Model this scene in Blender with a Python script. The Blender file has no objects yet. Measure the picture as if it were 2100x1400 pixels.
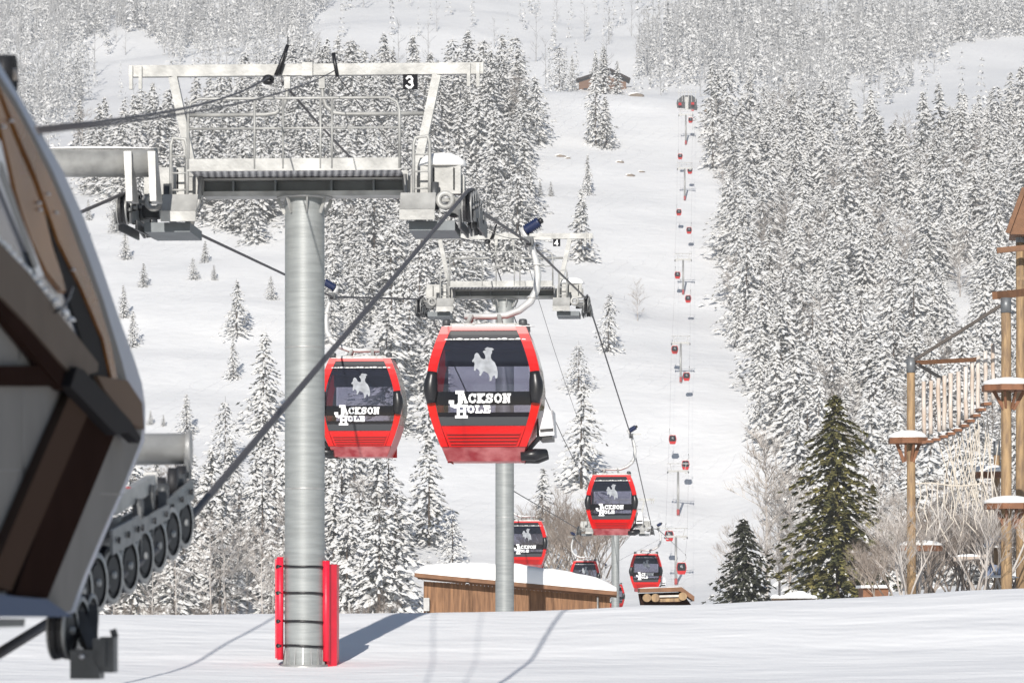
import bpy, math, random
import numpy as np
from mathutils import Vector, Matrix, Euler

R = math.radians
F, CX, HY = 7000.0, 1050.0, 1250.0
scene = bpy.context.scene
col = scene.collection
random.seed(7)

# ------------------------------------------------------------------ helpers
def W(px, py, Y):
    return Vector(((px - CX) / F * Y, Y, (HY - py) / F * Y))

def tag(o, label=None, cat=None, group=None, kind=None):
    if label: o['label'] = label
    if cat: o['category'] = cat
    if group: o['group'] = group
    if kind: o['kind'] = kind
    return o

def empty(name, loc=(0, 0, 0), rz=0.0, parent=None, sc=1.0):
    o = bpy.data.objects.new(name, None)
    col.objects.link(o)
    o.location = loc
    o.rotation_euler = (0, 0, rz)
    o.scale = (sc, sc, sc)
    o.empty_display_size = 0.2
    if parent: o.parent = parent
    return o

def children(o): return list(o.children)

def copy_tree(o, parent=None):
    c = o.copy()
    col.objects.link(c)
    c.parent = parent
    for ch in children(o):
        copy_tree(ch, c)
    return c

class MB:
    def __init__(self):
        self.v, self.f, self.m, self.s = [], [], [], []
    def add(self, vs, fs, m=0, smooth=False):
        b = len(self.v)
        self.v += [tuple(p) for p in vs]
        for f in fs:
            self.f.append([b + i for i in f]); self.m.append(m); self.s.append(smooth)
    def box(self, x0, x1, y0, y1, z0, z1, m=0, M=None):
        p = [Vector((x, y, z)) for z in (z0, z1) for y in (y0, y1) for x in (x0, x1)]
        if M is not None: p = [M @ q for q in p]
        self.add(p, [(0, 2, 3, 1), (4, 5, 7, 6), (0, 1, 5, 4), (2, 6, 7, 3), (0, 4, 6, 2), (1, 3, 7, 5)], m)
    def bar(self, a, b, w, h=None, m=0, up=(0, 0, 1)):
        a, b = Vector(a), Vector(b); h = h or w
        d = (b - a).normalized(); u = Vector(up)
        if abs(d.dot(u)) > .95: u = Vector((0, 1, 0))
        s = d.cross(u).normalized(); t = s.cross(d).normalized()
        p = []
        for q in (a, b):
            for i, j in ((-1, -1), (1, -1), (1, 1), (-1, 1)):
                p.append(q + s * i * w / 2 + t * j * h / 2)
        self.add(p, [(3, 2, 1, 0), (4, 5, 6, 7), (0, 1, 5, 4), (1, 2, 6, 5), (2, 3, 7, 6), (3, 0, 4, 7)], m)
    def tube(self, pts, r, n=8, m=0, cap=True, flat=1.0, up=(0, 0, 1)):
        pts = [Vector(p) for p in pts]
        rs = r if isinstance(r, (list, tuple)) else [r] * len(pts)
        vs = []
        prev = None
        for i, p in enumerate(pts):
            if i == 0: d = pts[1] - pts[0]
            elif i == len(pts) - 1: d = pts[-1] - pts[-2]
            else: d = (pts[i + 1] - pts[i]).normalized() + (pts[i] - pts[i - 1]).normalized()
            d.normalize()
            if prev is None:
                u = Vector(up)
                if abs(d.dot(u)) > .95: u = Vector((0, 1, 0))
                s = d.cross(u).normalized()
            else:
                s = (prev - d * prev.dot(d)).normalized()
            prev = s
            t = s.cross(d)
            for k in range(n):
                a = 2 * math.pi * k / n
                vs.append(p + s * math.cos(a) * rs[i] + t * math.sin(a) * rs[i] * flat)
        fs = []
        for i in range(len(pts) - 1):
            for k in range(n):
                k2 = (k + 1) % n
                fs.append((i * n + k, i * n + k2, (i + 1) * n + k2, (i + 1) * n + k))
        self.add(vs, fs, m, n > 5)
        if cap:
            b = len(self.v) - len(vs)
            self.f.append([b + k for k in range(n)][::-1]); self.m.append(m); self.s.append(False)
            e = b + (len(pts) - 1) * n
            self.f.append([e + k for k in range(n)]); self.m.append(m); self.s.append(False)
    def lathe(self, prof, n=32, m=0, M=None, smooth=True):
        vs = []
        for (r, z) in prof:
            for k in range(n):
                a = 2 * math.pi * k / n
                p = Vector((r * math.cos(a), r * math.sin(a), z))
                vs.append(M @ p if M is not None else p)
        fs = []
        for i in range(len(prof) - 1):
            for k in range(n):
                k2 = (k + 1) % n
                fs.append((i * n + k, i * n + k2, (i + 1) * n + k2, (i + 1) * n + k))
        self.add(vs, fs, m, smooth)
    def prism(self, a, b, m=0):
        """two matching outlines (lists of points) joined as a solid"""
        n = len(a)
        self.add(list(a) + list(b), [tuple(range(n)), tuple(range(2 * n - 1, n - 1, -1))] +
                 [(i, n + i, n + (i + 1) % n, (i + 1) % n) for i in range(n)], m)
    def lump(self, c, rx, ry, rz, m=0, n=10, k=4, rnd=0.15, bottom=True, rng=random):
        c = Vector(c); vs = [c + Vector((0, 0, rz))]
        for j in range(1, k + 1):
            ph = math.pi / 2 * j / k
            for i in range(n):
                a = 2 * math.pi * i / n
                q = 1 + rng.uniform(-rnd, rnd)
                vs.append(c + Vector((rx * math.sin(ph) * math.cos(a) * q, ry * math.sin(ph) * math.sin(a) * q, rz * math.cos(ph))))
        fs = [(0, 1 + i, 1 + (i + 1) % n) for i in range(n)]
        for j in range(k - 1):
            for i in range(n):
                a0, a1 = 1 + j * n + i, 1 + j * n + (i + 1) % n
                fs.append((a0, a0 + n, a1 + n, a1))
        if bottom: fs.append(tuple(1 + (k - 1) * n + i for i in range(n)))
        self.add(vs, fs, m, True)
    def mesh(self, name, mats):
        me = bpy.data.meshes.new(name)
        me.from_pydata(self.v, [], self.f)
        for mt in (mats if isinstance(mats, (list, tuple)) else [mats]): me.materials.append(mt)
        me.polygons.foreach_set('material_index', self.m)
        me.polygons.foreach_set('use_smooth', self.s)
        me.validate(); me.update()
        return me
    def build(self, name, mats, parent=None, recalc=True, **kw):
        me = self.mesh(name, mats)
        if recalc:
            import bmesh
            bm = bmesh.new(); bm.from_mesh(me)
            bmesh.ops.recalc_face_normals(bm, faces=bm.faces)
            bm.to_mesh(me); bm.free()
        o = bpy.data.objects.new(name, me)
        col.objects.link(o)
        if parent: o.parent = parent
        return o

# ------------------------------------------------------------------ materials
def mat(name, colr, rough=.6, metal=0.0, noise=0.0, nscale=8.0, col2=None, bump=0.0, bscale=20.0, coat=0.0, spec=.5, coords='Object', stretch=(1, 1, 1), fac=(.35, .65)):
    m = bpy.data.materials.new(name); m.use_nodes = True
    nt = m.node_tree; b = nt.nodes['Principled BSDF']
    b.inputs['Base Color'].default_value = (*colr, 1)
    b.inputs['Roughness'].default_value = rough
    b.inputs['Metallic'].default_value = metal
    b.inputs['Coat Weight'].default_value = coat
    b.inputs['Specular IOR Level'].default_value = spec
    if noise or col2 or bump:
        tc = nt.nodes.new('ShaderNodeTexCoord'); mp = nt.nodes.new('ShaderNodeMapping')
        mp.inputs['Scale'].default_value = stretch
        nt.links.new(tc.outputs[coords], mp.inputs['Vector'])
    if noise or col2:
        n = nt.nodes.new('ShaderNodeTexNoise'); n.inputs['Scale'].default_value = nscale
        n.inputs['Detail'].default_value = 5
        nt.links.new(mp.outputs['Vector'], n.inputs['Vector'])
        rp = nt.nodes.new('ShaderNodeValToRGB')
        c2 = col2 if col2 else tuple(c * (1 - noise) for c in colr)
        rp.color_ramp.elements[0].color = (*c2, 1); rp.color_ramp.elements[1].color = (*colr, 1)
        rp.color_ramp.elements[0].position = fac[0]; rp.color_ramp.elements[1].position = fac[1]
        nt.links.new(n.outputs['Fac'], rp.inputs['Fac'])
        nt.links.new(rp.outputs['Color'], b.inputs['Base Color'])
    if bump:
        n2 = nt.nodes.new('ShaderNodeTexNoise'); n2.inputs['Scale'].default_value = bscale
        n2.inputs['Detail'].default_value = 6
        nt.links.new(mp.outputs['Vector'], n2.inputs['Vector'])
        bp = nt.nodes.new('ShaderNodeBump'); bp.inputs['Strength'].default_value = bump
        bp.inputs['Distance'].default_value = .05
        nt.links.new(n2.outputs['Fac'], bp.inputs['Height'])
        nt.links.new(bp.outputs['Normal'], b.inputs['Normal'])
    return m

M = {}
M['galv'] = mat('galvanised_steel', (.43, .43, .415), .5, .15, noise=.4, nscale=2.6, bump=.1)
M['galvd'] = mat('galvanised_steel_plain', (.42, .42, .41), .45, .4, noise=.3, nscale=5)
M['steeldark'] = mat('dark_steel', (.09, .095, .1), .5, .3, noise=.3, nscale=6)
M['beam'] = mat('beam_web', (.13, .145, .155), .5, .3, noise=.2, nscale=4)
M['rubber'] = mat('black_rubber', (.018, .018, .02), .6)
M['black'] = mat('black_plastic', (.012, .012, .014), .35)
M['rope'] = mat('steel_rope', (.085, .08, .085), .6, .2)
M['red'] = mat('red_paint', (.5, .007, .007), .13, spec=.35)
M['redside'] = mat('red_side', (.5, .012, .012), .3, spec=.3)
M['pinkred'] = mat('mottled_pink_red', (.62, .2, .2), .6, col2=(.36, .03, .04), nscale=3, noise=.2)  # pale pink mottled over a darker red
M['greyp'] = mat('grey_panel', (.045, .048, .054), .35, spec=.25)
M['navy'] = mat('dark_glass_panel', (.006, .007, .012), .12, spec=.3)
M['alum'] = mat('aluminium', (.6, .6, .62), .35, .5)
M['hanger'] = mat('hanger_steel', (.62, .62, .61), .4, .2, noise=.2, nscale=4)
M['darkred'] = mat('dark_red_groove', (.1, .003, .003), .6)
M['blue'] = mat('blue_spring', (.005, .014, .06), .45)
M['white'] = mat('white_letter', (.85, .85, .85), .6)
M['emblem'] = mat('emblem_decal', (.33, .35, .38), .6, noise=.4, nscale=6)
M['pad'] = mat('red_pad', (.75, .012, .04), .45, noise=.15, nscale=4, bump=.2, bscale=4)
M['hoodwhite'] = mat('white_gelcoat', (.25, .237, .222), .6, noise=.2, nscale=1.2, spec=.0)
M['hoodedge'] = mat('sky_tinted_edge', (.3, .34, .42), .35, spec=.1)  # blue-grey rim: sky reflection put into the gelcoat colour
M['brown'] = mat('brown_gloss_trim', (.24, .105, .028), .25, col2=(.15, .062, .016), nscale=2.5, stretch=(1, .3, 1), spec=.03)
M['brownd'] = mat('dark_brown_trim', (.028, .015, .012), .7, spec=0, noise=.2, nscale=2)
M['taupe'] = mat('taupe_trim', (.13, .098, .075), .6, spec=0.04, noise=.15, nscale=3)
M['wood'] = mat('cedar_boards', (.26, .135, .065), .75, col2=(.14, .068, .032), nscale=3, stretch=(6, 6, .5))
M['fascia'] = mat('fascia_board', (.2, .095, .045), .7, noise=.3, nscale=4)
M['log'] = mat('peeled_log', (.36, .24, .125), .8, col2=(.19, .125, .075), nscale=3, stretch=(3, 3, .5))
M['deck'] = mat('red_cedar_deck', (.22, .095, .045), .75, noise=.4, nscale=3)
M['greylog'] = mat('grey_log', (.45, .36, .29), .8, col2=(.62, .58, .54), nscale=3, stretch=(1, 1, .4))
M['netrope'] = mat('pale_rope', (.58, .53, .46), .9)
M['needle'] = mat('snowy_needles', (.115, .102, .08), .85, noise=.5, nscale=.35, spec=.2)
M['green'] = mat('spruce_needles', (.24, .21, .075), .75, col2=(.1, .105, .045), nscale=.6, spec=.2)
M['green2'] = mat('dark_spruce_needles', (.085, .09, .06), .7, noise=.4, nscale=.8)
M['bark'] = mat('bark', (.11, .08, .06), .9, noise=.4, nscale=3)
M['twig'] = mat('frosted_twigs', (.6, .57, .54), .9, col2=(.27, .23, .2), nscale=.6)
M['twigb'] = mat('brown_twigs', (.12, .09, .07), .9, col2=(.34, .29, .25), nscale=.7)
M['fartwig'] = mat('hazed_frost_twigs', (.5, .5, .5), .9, col2=(.32, .32, .32), nscale=.5)  # frosted twigs, lightened further so distance haze sits in the colour
M['farneedle'] = mat('hazed_far_needles', (.3, .305, .305), .9, noise=.4, nscale=.3, spec=.1)  # far needles paled: low-contrast haze is put into their colour
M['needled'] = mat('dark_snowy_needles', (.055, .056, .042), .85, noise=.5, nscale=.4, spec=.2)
M['brownbeam'] = mat('weathered_brown_steel', (.1, .085, .075), .7, noise=.3, nscale=3)
M['steelmid'] = mat('mid_grey_steel', (.2, .21, .22), .45, .4, noise=.3, nscale=6)
M['rock'] = mat('rock', (.3, .24, .19), .9, noise=.4, nscale=1)

def snowmat(name, big=False):
    m = bpy.data.materials.new(name); m.use_nodes = True
    nt = m.node_tree; b = nt.nodes['Principled BSDF']
    b.inputs['Base Color'].default_value = (.87, .875, .88, 1) if big else (.89, .885, .87, 1)
    b.inputs['Roughness'].default_value = .7
    b.inputs['Specular IOR Level'].default_value = .25
    if big:
        tc = nt.nodes.new('ShaderNodeTexCoord')
        prev = None
        # (scale, stretch, height): drifts, wind ripples, grain
        for sc_, st, dist, rz in ((.012, (1, .5, 1), 3.0, 0), (.07, (1, .45, 1), 1.1, .5), (.35, (.5, 1, 1), .32, .7), (2.2, (1, .5, 1), .03, .2), (30, (1, 1, 1), .002, 0)):
            mp = nt.nodes.new('ShaderNodeMapping'); mp.inputs['Scale'].default_value = st
            mp.inputs['Rotation'].default_value = (0, 0, rz)
            nt.links.new(tc.outputs['Object'], mp.inputs['Vector'])
            n = nt.nodes.new('ShaderNodeTexNoise'); n.inputs['Scale'].default_value = sc_; n.inputs['Detail'].default_value = 3
            nt.links.new(mp.outputs['Vector'], n.inputs['Vector'])
            bp = nt.nodes.new('ShaderNodeBump'); bp.inputs['Strength'].default_value = .8; bp.inputs['Distance'].default_value = dist
            nt.links.new(n.outputs['Fac'], bp.inputs['Height'])
            if prev: nt.links.new(prev.outputs['Normal'], bp.inputs['Normal'])
            prev = bp
        # ski tracks: thin wavy grooves
        for rz, sc_, ds in ((.4, .07, 5),):
            mp = nt.nodes.new('ShaderNodeMapping'); mp.inputs['Rotation'].default_value = (0, 0, rz)
            nt.links.new(tc.outputs['Object'], mp.inputs['Vector'])
            wv = nt.nodes.new('ShaderNodeTexWave'); wv.inputs['Scale'].default_value = sc_
            wv.inputs['Distortion'].default_value = ds; wv.inputs['Detail'].default_value = 3
            wv.inputs['Detail Scale'].default_value = 1.3
            nt.links.new(mp.outputs['Vector'], wv.inputs['Vector'])
            mr = nt.nodes.new('ShaderNodeMapRange'); mr.inputs['From Min'].default_value = .93; mr.inputs['From Max'].default_value = 1.0
            mr.inputs['To Min'].default_value = 1; mr.inputs['To Max'].default_value = 0
            nt.links.new(wv.outputs['Fac'], mr.inputs['Value'])
            # only on the far slopes
            sx = nt.nodes.new('ShaderNodeSeparateXYZ'); nt.links.new(tc.outputs['Object'], sx.inputs['Vector'])
            gt = nt.nodes.new('ShaderNodeMath'); gt.operation = 'GREATER_THAN'; gt.inputs[1].default_value = 500
            nt.links.new(sx.outputs['Y'], gt.inputs[0])
            mu = nt.nodes.new('ShaderNodeMath'); mu.operation = 'MULTIPLY'
            nm = nt.nodes.new('ShaderNodeTexNoise'); nm.inputs['Scale'].default_value = .025; nt.links.new(tc.outputs['Object'], nm.inputs['Vector'])
            mm = nt.nodes.new('ShaderNodeMapRange'); mm.inputs['From Min'].default_value = .45; mm.inputs['From Max'].default_value = .62
            nt.links.new(nm.outputs['Fac'], mm.inputs['Value'])
            m2 = nt.nodes.new('ShaderNodeMath'); m2.operation = 'MULTIPLY'; nt.links.new(gt.outputs[0], m2.inputs[0]); nt.links.new(mm.outputs['Result'], m2.inputs[1])
            nt.links.new(mr.outputs['Result'], mu.inputs[0]); nt.links.new(m2.outputs[0], mu.inputs[1])
            bp = nt.nodes.new('ShaderNodeBump'); bp.inputs['Strength'].default_value = .6; bp.inputs['Distance'].default_value = .22
            nt.links.new(mu.outputs[0], bp.inputs['Height']); nt.links.new(prev.outputs['Normal'], bp.inputs['Normal'])
            prev = bp
        # groomer corduroy near the crest
        mp = nt.nodes.new('ShaderNodeMapping'); mp.inputs['Rotation'].default_value = (0, 0, -.95)
        nt.links.new(tc.outputs['Object'], mp.inputs['Vector'])
        wv = nt.nodes.new('ShaderNodeTexWave'); wv.inputs['Scale'].default_value = .55; wv.inputs['Distortion'].default_value = 1.5; wv.inputs['Detail'].default_value = 3
        nt.links.new(mp.outputs['Vector'], wv.inputs['Vector'])
        bp = nt.nodes.new('ShaderNodeBump'); bp.inputs['Strength'].default_value = .16; bp.inputs['Distance'].default_value = .02
        nt.links.new(wv.outputs['Fac'], bp.inputs['Height']); nt.links.new(prev.outputs['Normal'], bp.inputs['Normal'])
        prev = bp
        nt.links.new(prev.outputs['Normal'], b.inputs['Normal'])
    return m
M['snow'] = snowmat('tree_snow')
M['ground'] = snowmat('snow_ground', True)

def glassmat(name, tint, trans):
    m = bpy.data.materials.new(name); m.use_nodes = True
    nt = m.node_tree; nt.nodes.clear()
    out = nt.nodes.new('ShaderNodeOutputMaterial')
    tr = nt.nodes.new('ShaderNodeBsdfTransparent'); tr.inputs['Color'].default_value = (*trans, 1)
    df = nt.nodes.new('ShaderNodeBsdfDiffuse'); df.inputs['Color'].default_value = (*tint, 1)
    gl = nt.nodes.new('ShaderNodeBsdfGlossy'); gl.inputs['Roughness'].default_value = .04
    fr = nt.nodes.new('ShaderNodeFresnel'); fr.inputs['IOR'].default_value = 1.5
    a = nt.nodes.new('ShaderNodeMixShader'); a.inputs[0].default_value = .1
    b = nt.nodes.new('ShaderNodeMixShader')
    nt.links.new(tr.outputs[0], a.inputs[1]); nt.links.new(df.outputs[0], a.inputs[2])
    nt.links.new(fr.outputs[0], b.inputs[0]); nt.links.new(a.outputs[0], b.inputs[1]); nt.links.new(gl.outputs[0], b.inputs[2])
    nt.links.new(b.outputs[0], out.inputs['Surface'])
    return m
M['glass'] = glassmat('tinted_glass', (.05, .055, .08), (.62, .62, .7))
M['backglass'] = glassmat('tinted_back_glass', (.05, .055, .09), (.88, .88, .92))

def grating():
    m = bpy.data.materials.new('perforated_steel'); m.use_nodes = True
    nt = m.node_tree; b = nt.nodes['Principled BSDF']
    tc = nt.nodes.new('ShaderNodeTexCoord'); mp = nt.nodes.new('ShaderNodeMapping'); mp.inputs['Scale'].default_value = (14, 9, 14)
    mp.inputs['Rotation'].default_value = (0, 0, .6)
    ck = nt.nodes.new('ShaderNodeTexChecker'); ck.inputs['Scale'].default_value = 1
    ck.inputs['Color1'].default_value = (.75, .74, .74, 1); ck.inputs['Color2'].default_value = (.12, .12, .14, 1)
    nt.links.new(tc.outputs['Object'], mp.inputs['Vector']); nt.links.new(mp.outputs['Vector'], ck.inputs['Vector'])
    nt.links.new(ck.outputs['Color'], b.inputs['Base Color']); b.inputs['Roughness'].default_value = .5
    return m
M['grating'] = grating()

def polemat():
    m = mat('ribbed_galvanised_pole', (.3, .315, .312), .45, .2, noise=.2, nscale=2.2, stretch=(1, 1, 9))
    nt = m.node_tree; b = nt.nodes['Principled BSDF']
    tc = nt.nodes.new('ShaderNodeTexCoord')
    w = nt.nodes.new('ShaderNodeTexWave'); w.bands_direction = 'Z'; w.inputs['Scale'].default_value = 7
    w.inputs['Distortion'].default_value = .6; w.inputs['Detail'].default_value = 2
    bp = nt.nodes.new('ShaderNodeBump'); bp.inputs['Strength'].default_value = .1; bp.inputs['Distance'].default_value = .004
    nt.links.new(tc.outputs['Object'], w.inputs['Vector']); nt.links.new(w.outputs['Fac'], bp.inputs['Height'])
    nt.links.new(bp.outputs['Normal'], b.inputs['Normal'])
    return m
M['pole'] = polemat()
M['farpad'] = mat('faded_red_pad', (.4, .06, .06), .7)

# ------------------------------------------------------------------ terrain
XC = np.array([-1500, -200, 300, 700, 1050, 1400, 1465, 1600, 2100, 3300.])
# near part: Z(Y) per column
NEARY = np.array([-60, 0, 20, 35, 45, 51, 55, 58.5, 61.5, 66, 90, 110, 150, 250, 350, 450, 550.])
crest = [-.05, -.05, -.085, -.075, -.02, .1, .13, .21, .48, .8]
rows = []
for i, c in enumerate(crest):
    k = c + .07
    z = [-1.6, -1.5, -1.4, -1.2, -1.0 + .2 * k, -.83 + .35 * k, -.5 + .6 * k, -.24 + .8 * k, c * .86 - .01, c * .93 - .07]
    if XC[i] < 1450: z += [-.7, -1.1, -3, -8, -14, -16, -13]
    elif XC[i] < 1500: z += [.1, .1, .1, .12, .2, .35, .6]
    elif XC[i] < 1800: z += [.15, .13, .2, .35, .6, .9, 1.1]
    else: z += [.48, .58, .75, 1.1, 1.7, 2.2, 3.1]
    rows.append(z)
FARY = np.array([640, 700, 773, 850, 953, 1062, 1160, 1244, 1308, 1400, 1600, 1800, 2100, 2600, 3300, 4200.])
FARPY = {
 -1500: [1280, 1260, 1130, 980, 780, 590, 440, 370, 345, 350, 320, 240, 120, -60, -250, -420],
 -200:  [1285, 1266, 1135, 980, 770, 570, 430, 355, 325, 330, 300, 210, 100, -80, -260, -430],
 300:   [1286, 1268, 1135, 970, 770, 565, 420, 345, 310, 315, 290, 210, 100, -80, -260, -430],
 700:   [1286, 1270, 1150, 990, 765, 560, 390, 280, 215, 200, 185, 140, 60, -90, -260, -430],
 1050:  [1286, 1268, 1170, 1020, 775, 580, 400, 280, 205, 196, 185, 140, 60, -90, -260, -430],
 1400:  [1262, 1243, 1200, 1060, 785, 605, 412, 300, 205, 198, 190, 140, 50, -110, -270, -440],
 1465:  [1238, 1232, 1195, 1058, 785, 604, 415, 305, 215, 205, 195, 145, 50, -110, -270, -440],
 1600:  [1226, 1215, 1150, 1010, 790, 600, 450, 350, 290, 270, 235, 165, 60, -100, -270, -440],
 2100:  [1200, 1180, 1100, 960, 760, 570, 420, 310, 245, 215, 190, 130, 40, -120, -280, -450],
 3300:  [1160, 1130, 1040, 900, 700, 500, 340, 230, 180, 160, 120, 70, 0, -130, -290, -450]}
YN = np.concatenate([NEARY, FARY])
ZT = []
for i, x in enumerate(XC):
    fy = np.array(FARPY[int(x)], float)
    ZT.append(np.concatenate([rows[i], (HY - fy) / F * FARY]))
ZT = np.array(ZT)

def pchip(x, y, xi):
    h = np.diff(x); d = np.diff(y) / h
    m = np.zeros_like(y)
    for i in range(1, len(x) - 1):
        if d[i - 1] * d[i] > 0:
            w1, w2 = 2 * h[i] + h[i - 1], h[i] + 2 * h[i - 1]
            m[i] = (w1 + w2) / (w1 / d[i - 1] + w2 / d[i])
    m[0], m[-1] = d[0], d[-1]
    k = np.clip(np.searchsorted(x, xi) - 1, 0, len(x) - 2)
    t = (xi - x[k]) / h[k]
    return ((1 + 2 * t) * (1 - t) ** 2 * y[k] + t * (1 - t) ** 2 * h[k] * m[k] + t * t * (3 - 2 * t) * y[k + 1] + t * t * (t - 1) * h[k] * m[k + 1])

TY = np.concatenate([np.arange(-60, 120, 1.0), np.arange(120, 600, 4.0), np.arange(600, 1420, 4.0), np.arange(1420, 4200, 20.0)])
TZ = np.array([pchip(YN, ZT[i], TY) for i in range(len(XC))])

def fbm(x, y, s, seed):
    r = 0; a = 1.0; rs = np.random.RandomState(seed)
    for o in range(4):
        for q in range(3):
            th = rs.uniform(0, 6.28); ph = rs.uniform(0, 6.28)
            k = 2 * math.pi / s * (2 ** o) * rs.uniform(.7, 1.3)
            r = r + a / 3 * np.sin(k * (x * math.cos(th) + y * math.sin(th)) + ph)
        a *= .5
    return r

def ground(X, Y):
    X = np.asarray(X, float); Y = np.asarray(Y, float)
    Ye = np.maximum(Y, 40.0)
    px = np.clip(CX + F * X / Ye, XC[0], XC[-1])
    Yc = np.clip(Y, TY[0], TY[-1])
    ci = np.clip(np.searchsorted(XC, px) - 1, 0, len(XC) - 2)
    t = (px - XC[ci]) / (XC[ci + 1] - XC[ci]); t = t * t * (3 - 2 * t) * .6 + t * .4
    yi = np.clip(np.searchsorted(TY, Yc) - 1, 0, len(TY) - 2)
    s = (Yc - TY[yi]) / (TY[yi + 1] - TY[yi])
    g = lambda c: TZ[c, yi] * (1 - s) + TZ[c, yi + 1] * s
    z = g(ci) * (1 - t) + g(ci + 1) * t
    far = np.clip((Y - 640) / 200, 0, 1)
    z = z + far * (fbm(X, Y, 170, 3) * 2.2 + fbm(X, Y, 40, 5) * .45)
    far2 = np.clip((Y - 1500) / 500, 0, 1)
    z = z + far2 * fbm(X, Y, 420, 9) * 14
    near = np.clip((90 - Y) / 30, 0, 1) * np.clip((Y - 10) / 20, 0, 1)
    z = z + near * (fbm(X, Y, 9, 4) * .022 + fbm(X, Y, 2.2, 14) * .006)
    return z

def build_terrain():
    ys = np.concatenate([np.arange(-60, 30, 5.0), np.arange(30, 95, .6), np.arange(95, 260, 5.0), np.arange(260, 640, 12.0), np.arange(640, 1420, 4.5), np.arange(1420, 3120, 20.0)])
    us = np.linspace(-.36, .32, 260)
    U, YY = np.meshgrid(us, ys)
    XX = U * np.maximum(YY, 120.0)
    ZZ = ground(XX, YY)
    n, m = YY.shape
    v = np.stack([XX, YY, ZZ], -1).reshape(-1, 3)
    i = np.arange(n - 1)[:, None] * m + np.arange(m - 1)[None, :]
    f = np.stack([i, i + 1, i + m + 1, i + m], -1).reshape(-1, 4)
    me = bpy.data.meshes.new('snow_ground')
    me.vertices.add(len(v)); me.vertices.foreach_set('co', v.ravel())
    me.loops.add(f.size); me.loops.foreach_set('vertex_index', f.ravel())
    me.polygons.add(len(f)); me.polygons.foreach_set('loop_start', np.arange(0, f.size, 4)); me.polygons.foreach_set('loop_total', np.full(len(f), 4))
    me.polygons.foreach_set('use_smooth', np.ones(len(f), bool))
    me.materials.append(M['ground']); me.update(); me.validate()
    o = bpy.data.objects.new('snow_ground', me); col.objects.link(o)
    tag(o, 'snow covered ground rising into ski slopes and mountainside', kind='structure')
build_terrain()

def gz(X, Y): return float(ground(X, Y))
YS = np.arange(645, 4100, 1.5)
def invert(px, py, lo=645, hi=4100):
    """first distance at which the ground in image column px shows at image row py"""
    Ys = YS[(YS >= lo) & (YS <= hi)]
    X = (px - CX) / F * Ys
    y = HY - F * ground(X, Ys) / Ys
    k = np.argmax(y <= py)
    if y[k] > py: k = len(Ys) - 1
    return float(Ys[k])

# ------------------------------------------------------------------ trees
def conifer_mesh(seed, H=20., Rr=4.2, whorls=26, nb=8, snow=.85, low=False, needle='needle', fine=False, skirt=.04, exp=.85, ragged=0, nsz=1.0, nsp=5):
    rng = random.Random(seed); mb = MB()
    u = H / 22.0
    lean = rng.uniform(-.035, .035)
    for i in range(whorls):
        t = skirt + (1 - skirt) * (i / whorls) ** .95
        z0 = H * t
        n = max(3, int(nb * (1 - t * .45)))
        Lb = Rr * (1 - t) ** exp * (1 + .14 * math.sin(i * 2.1 + seed)) + .12 * u
        a0 = rng.uniform(0, 6.28)
        for k in range(n):
            if rng.random() < .08: continue
            a = a0 + 2 * math.pi * (k + rng.uniform(-.3, .3)) / n
            L = Lb * rng.uniform(.6 - ragged, 1.15 + ragged * .5) * (1 + .2 * math.sin(a + seed + i * .35) + .12 * math.sin(2 * a + i * .8 + seed))
            zz = z0 + rng.uniform(-.3, .3) * u
            drp = rng.uniform(.25, .5)
            ca, sa = math.cos(a), math.sin(a)
            def P(s): return Vector((ca * L * s + lean * zz, sa * L * s, zz + .12 * L * s - drp * L * s * s))
            segs = (.35, .68, 1.0) if not low else (.75,)
            if fine: segs = (.2, .4, .6, .8, 1.0)
            for s in segs:
                c = P(s)
                # needle sprays
                nn = 1 if low else (nsp if fine else 3)
                for q in range(nn):
                    aa = a + rng.uniform(-1.1, 1.1)
                    ln = u * rng.uniform(.6, 1.15) * (1.9 if low else (.95 * nsz if fine else 1.1)) * (1.1 - .35 * t)
                    wd = ln * rng.uniform(.22, .4)
                    d = Vector((math.cos(aa), math.sin(aa), rng.uniform(-.75, .1))); sd = Vector((-math.sin(aa), math.cos(aa), rng.uniform(-.3, .3))).normalized()
                    b0 = c - d * ln * .4
                    mb.add([b0, c + sd * wd + d * ln * .1, c + d * ln * .7, c - sd * wd + d * ln * .1], [(0, 1, 2, 3)], 0)
                if rng.random() < snow * (.8 + .3 * s):
                    r = u * rng.uniform(.36, .85) * (1.7 if low else (.45 * nsz if fine else 1.2)) * (1.1 - .45 * t)
                    rl = r * rng.uniform(1.1, 1.9)
                    h = r * rng.uniform(.35, .7)
                    c2 = c + Vector((rng.uniform(-.1, .1), rng.uniform(-.1, .1), .12)) * u
                    m_ = 4 if low else 6
                    vs = [c2 + Vector((0, 0, h))]
                    for j in range(m_):
                        b = 2 * math.pi * j / m_ + rng.uniform(-.3, .3)
                        q = rng.uniform(.7, 1.15)
                        lx, ly = rl * math.cos(b) * q, r * .6 * math.sin(b) * q
                        vs.append(c2 + Vector((ca * lx - sa * ly, sa * lx + ca * ly, -h * rng.uniform(.3, 1.1) - .9 * lx * (drp if lx > 0 else .25))))
                    fs = [(0, 1 + j, 1 + (j + 1) % m_) for j in range(m_)]
                    mb.add(vs, fs, 1, True)
    # leader
    mb.add([Vector((lean * H, 0, H * 1.02)), Vector((lean * H + .12 * u, 0, H * .95)), Vector((lean * H - .06 * u, .1 * u, H * .95)), Vector((lean * H - .06 * u, -.1 * u, H * .95))], [(0, 1, 2), (0, 2, 3), (0, 3, 1)], 1)
    return mb.mesh('crown', [M[needle], M['snow']])

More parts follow.
